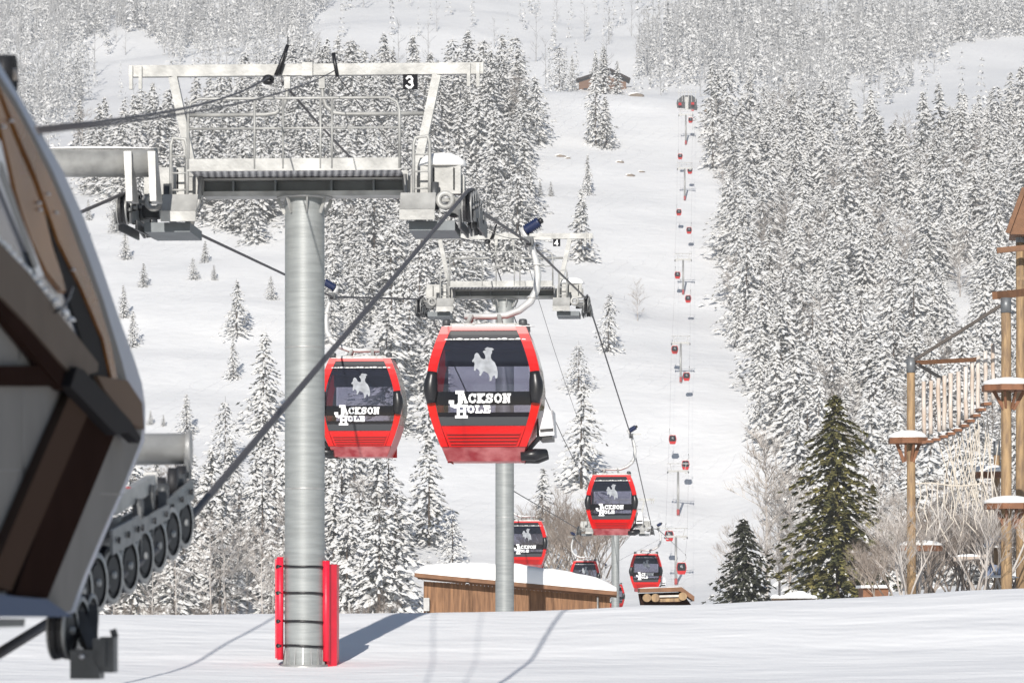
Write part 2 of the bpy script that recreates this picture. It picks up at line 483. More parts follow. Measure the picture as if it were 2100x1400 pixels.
def trunk_mesh(H, r, matn='bark'):
    mb = MB(); mb.tube([(0, 0, -1.0), (0, 0, H * .3), (0, 0, H * .92)], [r, r * .75, r * .1], 7)
    return mb.mesh('trunk', M[matn])

def bare_mesh(seed, H=10., spread=.35, depth=5, matn='twig', multi=1, r0=.16, nch=3, rs=.62):
    rng = random.Random(seed); mb = MB()
    def grow(p, d, L, r, dep):
        pts = [p]; q = p; dd = d.copy()
        for k in range(3):
            dd = (dd + Vector((rng.uniform(-.16, .16), rng.uniform(-.16, .16), rng.uniform(-.03, .12)))).normalized()
            q = q + dd * L / 3; pts.append(q)
        mb.tube(pts, [r, r * .85, r * .7, r * .5], 3 if dep < depth else 5, 0, cap=False)
        if dep == 0: return
        for c in range(nch + (1 if dep < 3 else 0)):
            s = rng.uniform(.3, 1.0); j = min(2, int(s * 3)); base = pts[j].lerp(pts[j + 1], s * 3 - j)
            a = rng.uniform(0, 6.28); nd = (dd + Vector((math.cos(a), math.sin(a), rng.uniform(-.1, .5))) * rng.uniform(.45, .9)).normalized()
            grow(base, nd, L * rs * rng.uniform(.7, 1.1), r * .52, dep - 1)
    for m_ in range(multi):
        a = rng.uniform(0, 6.28); tl = spread if multi > 1 else .06
        grow(Vector((rng.uniform(-.3, .3) * (multi > 1), rng.uniform(-.3, .3) * (multi > 1), -.3)), Vector((math.cos(a) * tl, math.sin(a) * tl, 1)).normalized(), H * .45, r0, depth)
    return mb.mesh('branches', M[matn])

def aspen_mesh(seed, H=15., spread=.26, nbr=34, matn='twig', r0=.17, low=False):
    rng = random.Random(seed); mb = MB()
    P = [Vector((0, 0, -.5))]; dx = Vector((rng.uniform(-.03, .03), rng.uniform(-.03, .03), 0))
    for i in range(8):
        P.append(Vector((dx.x * H * (i + 1) / 8 + rng.uniform(-.12, .12), dx.y * H * (i + 1) / 8 + rng.uniform(-.12, .12), H * (i + 1) / 8 - .2)))
    mb.tube(P, [r0 * (1.05 - .11 * i) for i in range(9)], 5, 0, cap=False)
    def at(t):
        k = min(7, int(t * 8)); return P[k].lerp(P[k + 1], t * 8 - k)
    def twig(p, d, L, r, dep):
        n = 2 if dep == 0 else 3; pts = [p]; q = p; dd = d.copy()
        for k in range(n):
            dd = (dd + Vector((rng.uniform(-.2, .2), rng.uniform(-.2, .2), rng.uniform(-.02, .16)))).normalized(); q = q + dd * L / n; pts.append(q)
        mb.tube(pts, [r * (1 - .28 * k) for k in range(n + 1)], 3, 0, cap=False)
        if dep == 0: return
        for c in range(5 if dep == 2 else 4):
            s_ = rng.uniform(.25, 1); j = min(n - 1, int(s_ * n)); b = pts[j].lerp(pts[j + 1], s_ * n - j)
            a = rng.uniform(0, 6.28); nd = (dd + Vector((math.cos(a), math.sin(a), rng.uniform(-.2, .5))) * rng.uniform(.5, .9)).normalized()
            twig(b, nd, L * rng.uniform(.35, .6), r * .6, dep - 1)
    for i in range(nbr):
        t = rng.uniform(.16, 1.0); a = rng.uniform(0, 6.28)
        L = H * spread * (1.15 - .75 * abs(t - .45)) * rng.uniform(.6, 1.1)
        twig(at(t), Vector((math.cos(a), math.sin(a), rng.uniform(.3, 1.0))).normalized(), L, r0 * .28 + .012, 1 if low else 2)
    return mb.mesh('branches', M[matn])

CON = [dict(H=22, Rr=6.0, whorls=24, nb=9, snow=.93), dict(H=24, Rr=5.2, whorls=27, nb=8, snow=.85), dict(H=20, Rr=6.4, whorls=21, nb=10, snow=.97),
       dict(H=22, Rr=4.8, whorls=25, nb=8, snow=.8), dict(H=21, Rr=6.2, whorls=22, nb=10, snow=.9, exp=.66), dict(H=23, Rr=6.4, whorls=25, nb=9, snow=.98, exp=1.0),
       dict(H=19, Rr=7.0, whorls=19, nb=11, snow=.9, exp=.52), dict(H=21, Rr=5.4, whorls=23, nb=9, snow=.95, exp=.75), dict(H=18, Rr=6.4, whorls=18, nb=10, snow=.78, exp=.6), dict(H=23, Rr=5.6, whorls=25, nb=9, snow=.68, exp=.85)]
CONM = [conifer_mesh(11 + i, **d) for i, d in enumerate(CON)]
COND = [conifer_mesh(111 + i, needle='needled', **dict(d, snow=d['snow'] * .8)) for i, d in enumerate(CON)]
TRUNK = trunk_mesh(22, .3)
BARE = [aspen_mesh(31 + i, H=15, nbr=30 + 4 * i, spread=.24 + .03 * i) for i in range(3)]

def put_mesh(name, me, parent=None):
    o = bpy.data.objects.new(name, me); col.objects.link(o)
    if parent: o.parent = parent
    return o

def put_conifer(X, Y, H, k, label, group=None, wide=1.0, name='snowy_conifer', cat='conifer', rz=None, dark=True):
    z = gz(X, Y)
    e = empty(name, (X, Y, z - .2), random.uniform(0, 6.28) if rz is None else rz)
    s = H / CON[k]['H']
    e.scale = (s * wide, s * wide, s)
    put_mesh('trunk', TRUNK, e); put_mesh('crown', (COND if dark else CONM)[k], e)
    tag(e, label, cat, group)
    return e

# single trees on the open slopes: px, base py, height px, variant, width factor, label
singles = [
 (485, 690, 118, 2, 1.0, 'medium snowy conifer alone on the open slope, left of the thick tower pole'),
 (540, 882, 205, 0, 1.0, 'tall snow-laden conifer touching the left side of the thick tower pole, halfway down'),
 (478, 778, 88, 3, .9, 'narrow snowy conifer between the lone medium one and the tall one beside the tower pole'),
 (462, 962, 140, 6, .95, 'broad snowy conifer crossed by the haul rope, left of the thick tower pole'),
 (383, 892, 84, 7, 1.0, 'small snowy conifer on the open slope above the end of the near steel tube'),
 (294, 588, 50, 3, 1.3, 'tiny snowy conifer right of the brown station hood, on the open slope'),
 (397, 574, 46, 2, 1.1, 'tiny bushy conifer below the left work platform of tower 3'),
 (420, 538, 46, 3, 1.2, 'tiny slender conifer highest of the three below the left work platform of tower 3'),
 (439, 577, 34, 3, 1.2, 'smallest conifer right of the bushy one below the left work platform of tower 3'),
 (556, 615, 50, 7, 1.1, 'tiny snowy conifer close to the left edge of the thick tower pole'),
 (272, 712, 76, 7, .9, 'snowy conifer beside the nose of the station hood, lower of the pair'),
 (254, 655, 70, 3, 1.0, 'snowy conifer beside the station hood, upper of the pair'),
 (257, 533, 62, 0, .9, 'snowy conifer below the left sheave wheels of tower 3, beside its small neighbour'),
 (550, 950, 34, 3, 1.2, 'tiny conifer close under the tall one beside the tower pole'),
 (308, 872, 30, 0, 1.2, 'small conifer at the nose of the station hood above the near steel tube'),
 (335, 874, 26, 3, 1.2, 'tiniest conifer between the station hood and the small tree above the steel tube'),
 (880, 1118, 245, 0, .95, 'large snowy conifer with a long blue shadow, left above the snow-roofed shed'),
 (928, 1168, 118, 6, .95, 'round-topped snowy conifer just behind the left half of the shed roof'),
 (1192, 1005, 222, 2, .95, 'large snow-laden conifer between the big red cabin and the second ascending cabin'),
 (1112, 1120, 165, 3, 1.1, 'slim snowy conifer behind pole 4, left of the large snow-laden one'),
 (1187, 800, 96, 6, 1.15, 'bushy snow-covered conifer right of the big red cabin, standing over the larger one'),
 (1247, 722, 122, 4, .85, 'snowy conifer with a blue shadow right of the rope below tower 4'),
 (1192, 535, 150, 1, 1.05, 'snowy conifer with a blue shadow behind the right end of the tower 4 frame'),
 (1205, 400, 85, 1, .8, 'thin spire-shaped conifer alone at the middle left edge of the ski run'),
 (1130, 404, 32, 3, 1.2, 'tiny conifer on the open snow left of the thin spire-shaped one'),
 (1108, 405, 34, 3, 1.2, 'tiny pointed conifer nearest the tree belt left of the thin spire-shaped one'),
 (1147, 186, 92, 6, 1.0, 'broad snowy conifer left of the log lodge at the top of the ski run'),
 (1221, 190, 88, 1, .9, 'narrow snowy conifer in front of the left end of the log lodge'),
 (1266, 193, 70, 3, 1.0, 'short snowy conifer in front of the right end of the log lodge'),
 (1174, 184, 72, 0, .7, 'shorter snowy conifer leaning against the broad one left of the log lodge'),
 (1238, 192, 100, 1, 1.1, 'tall snowy conifer standing in front of the middle of the log lodge'),
 (1222, 298, 150, 4, .75, 'large dark snowy conifer below the log lodge at the left edge of the ski run'),
 (1243, 305, 110, 0, .9, 'white snow-laden conifer overlapping the large dark one below the log lodge'),
 (1462, 346, 150, 2, .75, 'foremost snowy conifer at the upper left corner of the forest right of the ski run'),
]
placed = []
for (px, py, hp, k, wd, lab) in singles:
    Y = invert(px, py); X = (px - CX) / F * Y
    put_conifer(X, Y, hp / F * Y, k, lab, None, wd)
    placed.append((X, Y))

def inpoly(x, y, P):
    c = False; n = len(P)
    for i in range(n):
        x1, y1 = P[i]; x2, y2 = P[(i + 1) % n]
        if (y1 > y) != (y2 > y) and x < (x2 - x1) * (y - y1) / (y2 - y1) + x1: c = not c
    return c

# forests as image-free ground polygons: (column, row of the base) outlines
RIGHTF = [(1472, 350), (1455, 250), (1520, 262), (1650, 290), (1850, 330), (2000, 290), (2140, 240), (2320, 230), (2320, 1225), (1640, 1225), (1625, 1100), (1590, 960), (1545, 905), (1520, 760), (1500, 640), (1488, 520), (1480, 400)]
LEFTF = [(200, 420), (150, 330), (330, 318), (480, 262), (620, 215), (1050, 205), (1110, 300), (1085, 320), (1075, 400), (1090, 470), (1060, 560), (1010, 620), (960, 700), (900, 780), (890, 900), (835, 930), (790, 860), (820, 700), (770, 620), (700, 580), (650, 470), (520, 520), (470, 480), (350, 430)]
LEFT2 = [(660, 560), (770, 600), (770, 720), (720, 740), (670, 700)]
LOWL = [(60, 1272), (60, 1060), (330, 1050), (430, 1060), (600, 1000), (700, 1030), (780, 1080), (840, 1272)]
LOWM = [(1060, 1238), (1070, 1150), (1200, 1120), (1240, 1238)]
EDGEW = [(170, 500), (170, 450), (250, 440), (260, 490), (225, 520)]
forest = []
def fill(P, n, hmin, hmax, dmin, lab, grp, pbare=0.0, ks=range(10), seed=1, wide=(.85, 1.15)):
    rng = random.Random(seed)
    xs = [p[0] for p in P]; ys = [p[1] for p in P]
    pts = list(placed); cnt = 0
    for t in range(n * 60):
        if cnt >= n: break
        # even over the ground: pick a distance, then a column
        Yl, Yh = 645, 1345
        Y = math.sqrt(rng.uniform(Yl ** 2, Yh ** 2)); px = rng.uniform(min(xs), max(xs)); X = (px - CX) / F * Y
        py = HY - F * gz(X, Y) / Y
        if not inpoly(px, py, P): continue
        if any((X - a) ** 2 + (Y - b) ** 2 < dmin * dmin for a, b in pts[-700:]): continue
        pts.append((X, Y)); cnt += 1
        H = rng.uniform(hmin, hmax)
        forest.append(dict(X=X, Y=Y, H=H, px=px, py=py, lab=lab, grp=grp, bare=rng.random() < pbare, k=rng.choice(list(ks)), w=rng.uniform(*wide), rz=rng.uniform(0, 6.28)))
fill(RIGHTF, 640, 16, 28, 4.9, 'snow-laden conifer in the dense forest right of the ski run', 'conifers of the forest right of the ski run', .16, seed=2)
fill(LEFTF, 360, 18, 29, 4.8, 'snow-laden conifer in the tree belt on the slope behind towers 3 and 4', 'conifers of the tree belt behind the numbered towers', .02, seed=3)
fill(LEFT2, 16, 15, 23, 5.0, 'snow-laden conifer in the tree belt on the slope behind towers 3 and 4', 'conifers of the tree belt behind the numbered towers', seed=4)
fill(EDGEW, 5, 7, 12, 4.0, 'snow-laden conifer in the tree belt on the slope behind towers 3 and 4', 'conifers of the tree belt behind the numbered towers', seed=5)
fill(LOWL, 120, 17, 27, 4.8, 'snow-laden conifer in the low grove along the snow crest left of the shed', 'conifers of the low grove left of the shed', .22, seed=6)
fill(LOWM, 9, 9, 15, 5.0, 'snowy conifer in the small clump behind the shed roof', 'conifers behind the shed roof', .35, seed=7)
forest.sort(key=lambda d: -d['H'] / d['Y'])
conif = [d for d in forest if not d['bare']]
bare = [d for d in forest if d['bare']]
NIND = 262
LB = {}
for d in conif[:NIND]:
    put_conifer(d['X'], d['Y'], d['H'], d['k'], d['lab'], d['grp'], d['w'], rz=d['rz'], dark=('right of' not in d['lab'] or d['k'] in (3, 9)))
rest = conif[NIND:]
for d in bare:
    z = gz(d['X'], d['Y']); s = d['H'] * .8 / 15
    o = put_mesh('frosted_tree', BARE[d['k'] % 3]); o.location = (d['X'], d['Y'], z); o.rotation_euler = (0, 0, d['rz']); o.scale = (s * 1.1, s * 1.1, s)
    if 'right of' in d['lab']: tag(o, 'bare frosted tree with fine pale twigs among the forest right of the ski run', 'bare tree', 'bare frosted trees in the right forest')
    elif 'low grove' in d['lab']: tag(o, 'bare frosted tree in the low grove left of the shed', 'bare tree', 'bare trees in the low grove')
    elif 'clump' in d['lab']: tag(o, 'bare brownish tree behind the shed roof', 'bare tree', 'bare trees behind the shed')
    else: tag(o, 'bare frosted tree in the tree belt behind the numbered towers', 'bare tree', 'bare trees in the tree belt')

# ---- stuff forests by geometry nodes
def scatter(name, pts, meshes, label):
    protos = bpy.data.collections.new(name + '_kinds')
    for i, me in enumerate(meshes):
        o = bpy.data.objects.new('%s_kind_%02d' % (name, i), me); protos.objects.link(o)
    me = bpy.data.meshes.new(name)
    me.from_pydata([p[:3] for p in pts], [], [])
    for nm, ty, idx in (('kindix', 'INT', 3), ('rz', 'FLOAT', 4), ('sc', 'FLOAT', 5), ('wd', 'FLOAT', 6)):
        a = me.attributes.new(nm, ty, 'POINT')
        a.data.foreach_set('value', [p[idx] for p in pts])
    o = bpy.data.objects.new(name, me); col.objects.link(o)
    ng = bpy.data.node_groups.new(name + '_nodes', 'GeometryNodeTree')
    ng.interface.new_socket('Geometry', in_out='INPUT', socket_type='NodeSocketGeometry')
    ng.interface.new_socket('Geometry', in_out='OUTPUT', socket_type='NodeSocketGeometry')
    N = ng.nodes.new; L = ng.links.new
    gi, go = N('NodeGroupInput'), N('NodeGroupOutput')
    ci = N('GeometryNodeCollectionInfo'); ci.inputs['Collection'].default_value = protos
    ci.inputs['Separate Children'].default_value = True; ci.inputs['Reset Children'].default_value = True
    ip = N('GeometryNodeInstanceOnPoints'); ip.inputs['Pick Instance'].default_value = True
    def attr(n, t):
        a = N('GeometryNodeInputNamedAttribute'); a.data_type = t; a.inputs['Name'].default_value = n; return a.outputs['Attribute']
    cr = N('ShaderNodeCombineXYZ'); L(attr('rz', 'FLOAT'), cr.inputs['Z'])
    cs = N('ShaderNodeCombineXYZ'); w = attr('wd', 'FLOAT'); L(w, cs.inputs['X']); L(w, cs.inputs['Y']); L(attr('sc', 'FLOAT'), cs.inputs['Z'])
    mp = N('GeometryNodeMeshToPoints')
    L(gi.outputs[0], mp.inputs['Mesh']); L(mp.outputs[0], ip.inputs['Points']); L(ci.outputs[0], ip.inputs['Instance'])
    L(attr('kindix', 'INT'), ip.inputs['Instance Index']); L(cr.outputs[0], ip.inputs['Rotation']); L(cs.outputs[0], ip.inputs['Scale'])
    L(ip.outputs[0], go.inputs[0])
    md = o.modifiers.new('scatter', 'NODES'); md.node_group = ng
    tag(o, label, kind='stuff')
    return o

pts = []
for d in rest:
    s = d['H'] / CON[d['k']]['H']
    pts.append((d['X'], d['Y'], gz(d['X'], d['Y']) - .2, d['k'] + (10 if ('right of' not in d['lab'] or d['k'] in (3, 9)) else 0), d['rz'], s, s * d['w']))
# forest just outside the frame on the right
rng = random.Random(5)
scatter('forest_trees', pts, CONM + COND, 'more distant snow-laden conifers filling the forest slopes')

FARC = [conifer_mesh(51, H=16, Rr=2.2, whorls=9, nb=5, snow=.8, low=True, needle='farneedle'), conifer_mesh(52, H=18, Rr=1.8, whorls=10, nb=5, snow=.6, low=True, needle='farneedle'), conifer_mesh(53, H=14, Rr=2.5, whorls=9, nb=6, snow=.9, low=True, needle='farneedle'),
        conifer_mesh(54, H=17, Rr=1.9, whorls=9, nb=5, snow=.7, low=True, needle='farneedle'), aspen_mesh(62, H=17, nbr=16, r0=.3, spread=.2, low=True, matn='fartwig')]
CLEAR = [[(215, 50), (310, 80), (350, 140), (460, 190), (640, 215), (640, 400), (40, 400), (110, 300), (160, 215), (225, 160)],
         [(760, -120), (1460, -120), (1410, 60), (1330, 90), (1290, 140), (1330, 185), (1660, 175), (1660, 250), (690, 260), (620, 90)],
         [(1960, 92), (2300, 50), (2300, 190), (2110, 215), (1900, 330), (1740, 330), (1800, 225), (1930, 160)],
         [(1735, 165), (1800, 185), (1815, 320), (1740, 320)], [(165, 85), (215, 80), (225, 150), (170, 145)], [(1630, 5), (1740, 10), (1710, 60), (1560, 50)], [(1100, -120), (1280, -120), (1230, 200), (1050, 200)]]
rng = random.Random(9)
pts = []
for t in range(90000):
    if len(pts) > 10000: break
    Y = math.sqrt(rng.uniform(1370 ** 2, 3000 ** 2)); px = rng.uniform(-260, 2360); X = (px - CX) / F * Y
    g = gz(X, Y); py = HY - F * g / Y
    if py < -90: continue
    if any(inpoly(px, py, P) for P in CLEAR) and rng.random() > .022: continue
    if px > 640 and px < 1450 and Y < 1600: continue
    dn = math.sin(X * .012 + 1) + math.sin(Y * .013 + X * .006) + math.sin(X * .031 - Y * .02) * .6
    if dn < -.5 and rng.random() < .8: continue
    H = rng.uniform(13, 26)
    k = rng.choice([0, 0, 1, 1, 1, 2, 3, 3, 4, 4])
    s = H / (16, 18, 14, 13, 14)[k]
    pts.append((X, Y, g - .3, k, rng.uniform(0, 6.28), s, s * rng.uniform(.55, .95)))
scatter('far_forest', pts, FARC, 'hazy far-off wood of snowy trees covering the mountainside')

# ------------------------------------------------------------------ trees standing near the crest at right
def near_tree(name, me, px, py, Y, sc, label, cat, rz=0.0, H=20, tm='bark', tr=.2):
    X = (px - CX) / F * Y
    z = gz(X, Y)
    e = empty(name, (X, Y, z - .1), rz); e.scale = (sc, sc, sc)
    put_mesh('trunk', trunk_mesh(H, tr, tm), e); put_mesh('crown', me, e)
    return tag(e, label, cat)
gm = conifer_mesh(71, H=19, Rr=7.2, whorls=40, nb=11, snow=.14, needle='green', fine=True, skirt=.0, exp=.78, ragged=.25, nsz=1.1, nsp=9)
near_tree('spruce_tree', gm, 1718, 1225, 310, 1.0, 'tall olive-green spruce with little snow at the right edge of the piste', 'spruce', 0, 19)
dm = conifer_mesh(72, H=9, Rr=4.0, whorls=28, nb=11, snow=.3, needle='green2', fine=True, skirt=.0, exp=.8, nsz=1.8, nsp=6)
near_tree('spruce_tree', dm, 1528, 1228, 300, .88, 'small dark spruce lightly dusted with snow, left of the tall green one', 'spruce', 1, 9)

def single_mesh_tree(name, me, px, Y, sc, label, cat, rz=0, sy=1.0, group=None, dz=0):
    X = (px - CX) / F * Y
    o = put_mesh(name, me); o.location = (X, Y, gz(X, Y) + dz); o.rotation_euler = (0, 0, rz); o.scale = (sc, sc, sc * sy)
    return tag(o, label, cat, group)
B5 = aspen_mesh(81, H=15, nbr=60, spread=.2)
B6 = aspen_mesh(82, H=12, nbr=70, spread=.27, r0=.14)
single_mesh_tree('frosted_tree', B5, 1572, 318, 1.02, 'tall pale frosted bare tree with a light trunk between the two spruces', 'bare tree', 0)
single_mesh_tree('frosted_tree', B6, 1622, 330, 1.0, 'bushy frosted bare tree touching the tall green spruce', 'bare tree', 1)
single_mesh_tree('frosted_tree', B6, 1500, 340, .6, 'small frosted bare tree at the piste edge beside the small dark spruce', 'bare tree', 2)
single_mesh_tree('frosted_tree', B5, 1598, 345, .8, 'shorter frosted bare tree behind the two taller frosted ones', 'bare tree', 2)
single_mesh_tree('frosted_tree', B6, 1800, 330, .95, 'frosted bare tree standing just past the tall green spruce, towards the ropes course', 'bare tree', 4)
single_mesh_tree('frosted_tree', B5, 1850, 300, .6, 'slim frosted bare tree behind the lowest platform of the ropes course', 'bare tree', 5)
SH = [bare_mesh(91 + i, H=5, depth=4, nch=4, multi=5, r0=.045, spread=.5, matn='twigb', rs=.62) for i in range(2)]
SHW = bare_mesh(95, H=6, depth=4, nch=4, multi=4, r0=.05, spread=.35, matn='twig')
rng = random.Random(21)
for i, (px, Y, s) in enumerate([(1800, 150, .8), (1835, 140, .8), (1862, 132, .75), (1890, 128, .9), (1915, 135, 1.05), (1940, 130, .9), (1968, 135, 1.1), (1995, 131, .9), (2020, 140, 1.1), (2050, 132, .8), (2085, 140, 1.1), (1770, 170, .7), (1900, 165, 1.1), (2010, 165, 1.1)]):
    single_mesh_tree('bare_shrub', SH[i % 2], px, Y, s, 'bare brown shrub tangled at the foot of the ropes course', 'shrub', rng.uniform(0, 6), group='shrubs at the foot of the ropes course')
for i, (px, Y, s) in enumerate([(1850, 118, .78), (1882, 123, .7), (2015, 117, .8), (2045, 124, 1.0)]):
    single_mesh_tree('birch_sapling', SHW, px, Y, s, 'thin pale bare sapling reaching up between the ropes course platforms', 'sapling', rng.uniform(0, 6), group='pale saplings by the ropes course')
for i, (px, Y, s) in enumerate([(1110, 300, .9), (1140, 310, 1.1), (1165, 305, 1.0), (1190, 320, 1.2), (1215, 300, 1.0), (1235, 310, 1.2), (1125, 330, 1.3), (1175, 330, 1.4)]):
    o = single_mesh_tree('bare_shrub', SH[i % 2], px, Y, s * 1.5, 'brown bare thicket shrub between pole 4 and pole 5 above the shed roof', 'shrub', rng.uniform(0, 6), group='shrubs above the shed roof')
    o.location.z = (HY - 1172) / F * Y
for i, (px, s) in enumerate([(540, 1.3), (580, 1.1), (235, 1.0), (310, .9), (360, 1.0), (655, .8)]):
    Y = 640; X = (px - CX) / F * Y
    o = put_mesh('frosted_tree', BARE[i % 3]); o.location = (X, Y, gz(X, Y)); o.scale = (.95 * s,) * 3; o.rotation_euler = (0, 0, i)
    tag(o, 'bare frosted tree in the low grove left of the shed', 'bare tree', 'bare trees in the low grove')
rng = random.Random(77)
for i in range(13):
    px = 225 + i * 47 + rng.uniform(-8, 8); Y = 640 + rng.uniform(-25, 15); X = (px - CX) / F * Y
    o = put_mesh('bare_shrub', SH[i % 2]); o.location = (X, Y, gz(X, Y)); o.scale = (rng.uniform(1.0, 1.8),) * 3; o.rotation_euler = (0, 0, rng.uniform(0, 6))
    tag(o, 'brown bare shrub at the foot of the low grove left of the shed', 'shrub', 'shrubs at the foot of the low grove')
Y = invert(1308, 660); o = put_mesh('frosted_tree', BARE[1]); o.location = ((1308 - CX) / F * Y, Y, gz((1308 - CX) / F * Y, Y)); o.scale = (.75,) * 3
tag(o, 'lone bare frosted tree on the ski run left of the far lift line', 'bare tree')

# ------------------------------------------------------------------ lift line geometry
YAW = -math.atan(.0557)
def liftX(Y): return -5.94 + .0557 * Y
GA = 2.57

def wheel_mb(r=.21, w=.07):
    mb = MB(); Mx = Matrix.Rotation(R(90), 4, 'Y')
    mb.lathe([(0, -w), (r * .62, -w), (r * .66, -w * .6), (r * .9, -w * .6), (r, -w), (r * 1.0, -w * .25), (r * .92, 0), (r, w * .25), (r, w), (r * .9, w * .6), (r * .66, w * .6), (r * .62, w), (0, w)], 20, 0, Mx, False)
    mb.lathe([(r * .84, -w * 1.08), (r * 1.03, -w * 1.04), (r * 1.03, -w * .8)], 20, 1, Mx)
    mb.lathe([(r * .84, w * 1.08), (r * 1.03, w * 1.04), (r * 1.03, w * .8)], 20, 1, Mx)
    mb.lathe([(0, -w * 1.5), (r * .13, -w * 1.5), (r * .13, w * 1.5), (0, w * 1.5)], 10, 1, Mx)
    return mb
WHEEL = wheel_mb().mesh('wheel', [M['rubber'], M['galvd']])

def train(parent, x, side):
    mb = MB()
    o = empty('sheave_train', (x, 0, 0), 0, parent)
    def zr(y): return -.13 - (.11 * -y if y < 0 else .05 * y) - .03 * y * y
    for i in range(6):
        y = -1.25 + i * .5
        wq = put_mesh('wheel', WHEEL, o); wq.location = (0, y, zr(y))
    for s in (-1, 1):
        mb.bar((.11 * s, -1.3, zr(-1.3) - .12), (.11 * s, -.6, zr(-.6) - .12), .03, .16)
        mb.bar((.11 * s, -.35, zr(-.35) - .12), (.11 * s, .35, zr(.35) - .12), .03, .16)
        mb.bar((.11 * s, .6, zr(.6) - .12), (.11 * s, 1.35, zr(1.35) - .12), .03, .16)
        mb.bar((.14 * s, -.95, zr(-.9) - .25), (.14 * s, .95, zr(.9) - .25), .03, .14)
    mb.box(-.35 if side > 0 else .0, .0 if side > 0 else .35, -.12, .12, -.3, -.12)
    f = mb.build('sheave_frame', M['steeldark']); f.parent = o
    return o

STROKES = {
 'J': [[(.55, 1), (1.05, 1)], [(.8, 1), (.8, .15), (.65, -.05), (.4, -.1), (.15, 0), (.1, .2)], [(.0, .25), (.22, .25)]],
 'A': [[(.1, 0), (.5, 1), (.9, 0)], [(.25, .35), (.75, .35)], [(-.02, 0), (.28, 0)], [(.72, 0), (1.02, 0)]],
 'C': [[(.9, .75), (.75, .95), (.5, 1), (.2, .85), (.08, .5), (.2, .15), (.5, 0), (.78, .05), (.92, .25)], [(.9, 1), (.9, .7)]],
 'K': [[(.2, 0), (.2, 1)], [(.85, 1), (.25, .45), (.9, 0)], [(.02, 1), (.38, 1)], [(.02, 0), (.38, 0)], [(.68, 1), (1.0, 1)], [(.72, 0), (1.05, 0)]],
 'S': [[(.85, .78), (.7, .97), (.45, 1), (.2, .9), (.15, .7), (.35, .54), (.65, .46), (.85, .3), (.78, .1), (.5, 0), (.25, .03), (.12, .22)], [(.87, 1), (.87, .72)], [(.1, .28), (.1, 0)]],
 'O': [[(.5, 1), (.8, .88), (.93, .5), (.8, .12), (.5, 0), (.2, .12), (.07, .5), (.2, .88), (.5, 1)]],
 'N': [[(.18, 0), (.18, 1), (.82, 0), (.82, 1)], [(0, 1), (.3, 1)], [(.0, 0), (.36, 0)], [(.64, 1), (1, 1)]],
 'H': [[(.2, 0), (.2, 1)], [(.8, 0), (.8, 1)], [(.2, .52), (.8, .52)], [(0, 1), (.4, 1)], [(.6, 1), (1, 1)], [(0, 0), (.4, 0)], [(.6, 0), (1, 0)]],
 'L': [[(.22, 1), (.22, 0), (.9, 0), (.92, .32)], [(.02, 1), (.45, 1)], [(.02, 0), (.3, 0)]],
 'E': [[(.2, 0), (.2, 1)], [(0, 1), (.85, 1), (.88, .72)], [(.2, .52), (.65, .52)], [(0, 0), (.88, 0), (.92, .3)]],
 '3': [[(.15, .85), (.35, 1), (.65, 1), (.82, .82), (.78, .62), (.5, .52), (.8, .42), (.88, .2), (.68, .02), (.38, 0), (.12, .16)]],
 '4': [[(.7, 0), (.7, 1), (.1, .32), (.95, .32)]],
 '5': [[(.8, 1), (.25, 1), (.2, .58), (.5, .64), (.8, .5), (.85, .22), (.65, .02), (.35, 0), (.12, .14)]],
}
def letter(mb, ch, x, z, w, h, th, yf, m=0, n=1):
    """strokes of one letter as thin flat bars on a surface y = yf(z)"""
    cnt = [0]
    for st in STROKES[ch]:
        for (a, b) in zip(st, st[1:]):
            p = Vector((x + a[0] * w, 0, z + a[1] * h)); q = Vector((x + b[0] * w, 0, z + b[1] * h))
            d = (q - p); L = d.length
            if L < 1e-6: continue
            d /= L; s = Vector((-d.z, 0, d.x)) * th / 2
            p -= d * th * .38; q += d * th * .38
            cnt[0] += 1; e = .0007 * cnt[0]
            vs = []
            for dy in (-.004 - e, .004):
                for c in (p + s, q + s, q - s, p - s):
                    vs.append(Vector((c.x, yf(c.z) + dy, c.z)))
            mb.add(vs, [(0, 1, 2, 3), (7, 6, 5, 4), (0, 4, 5, 1), (1, 5, 6, 2), (2, 6, 7, 3), (3, 7, 4, 0)], m)

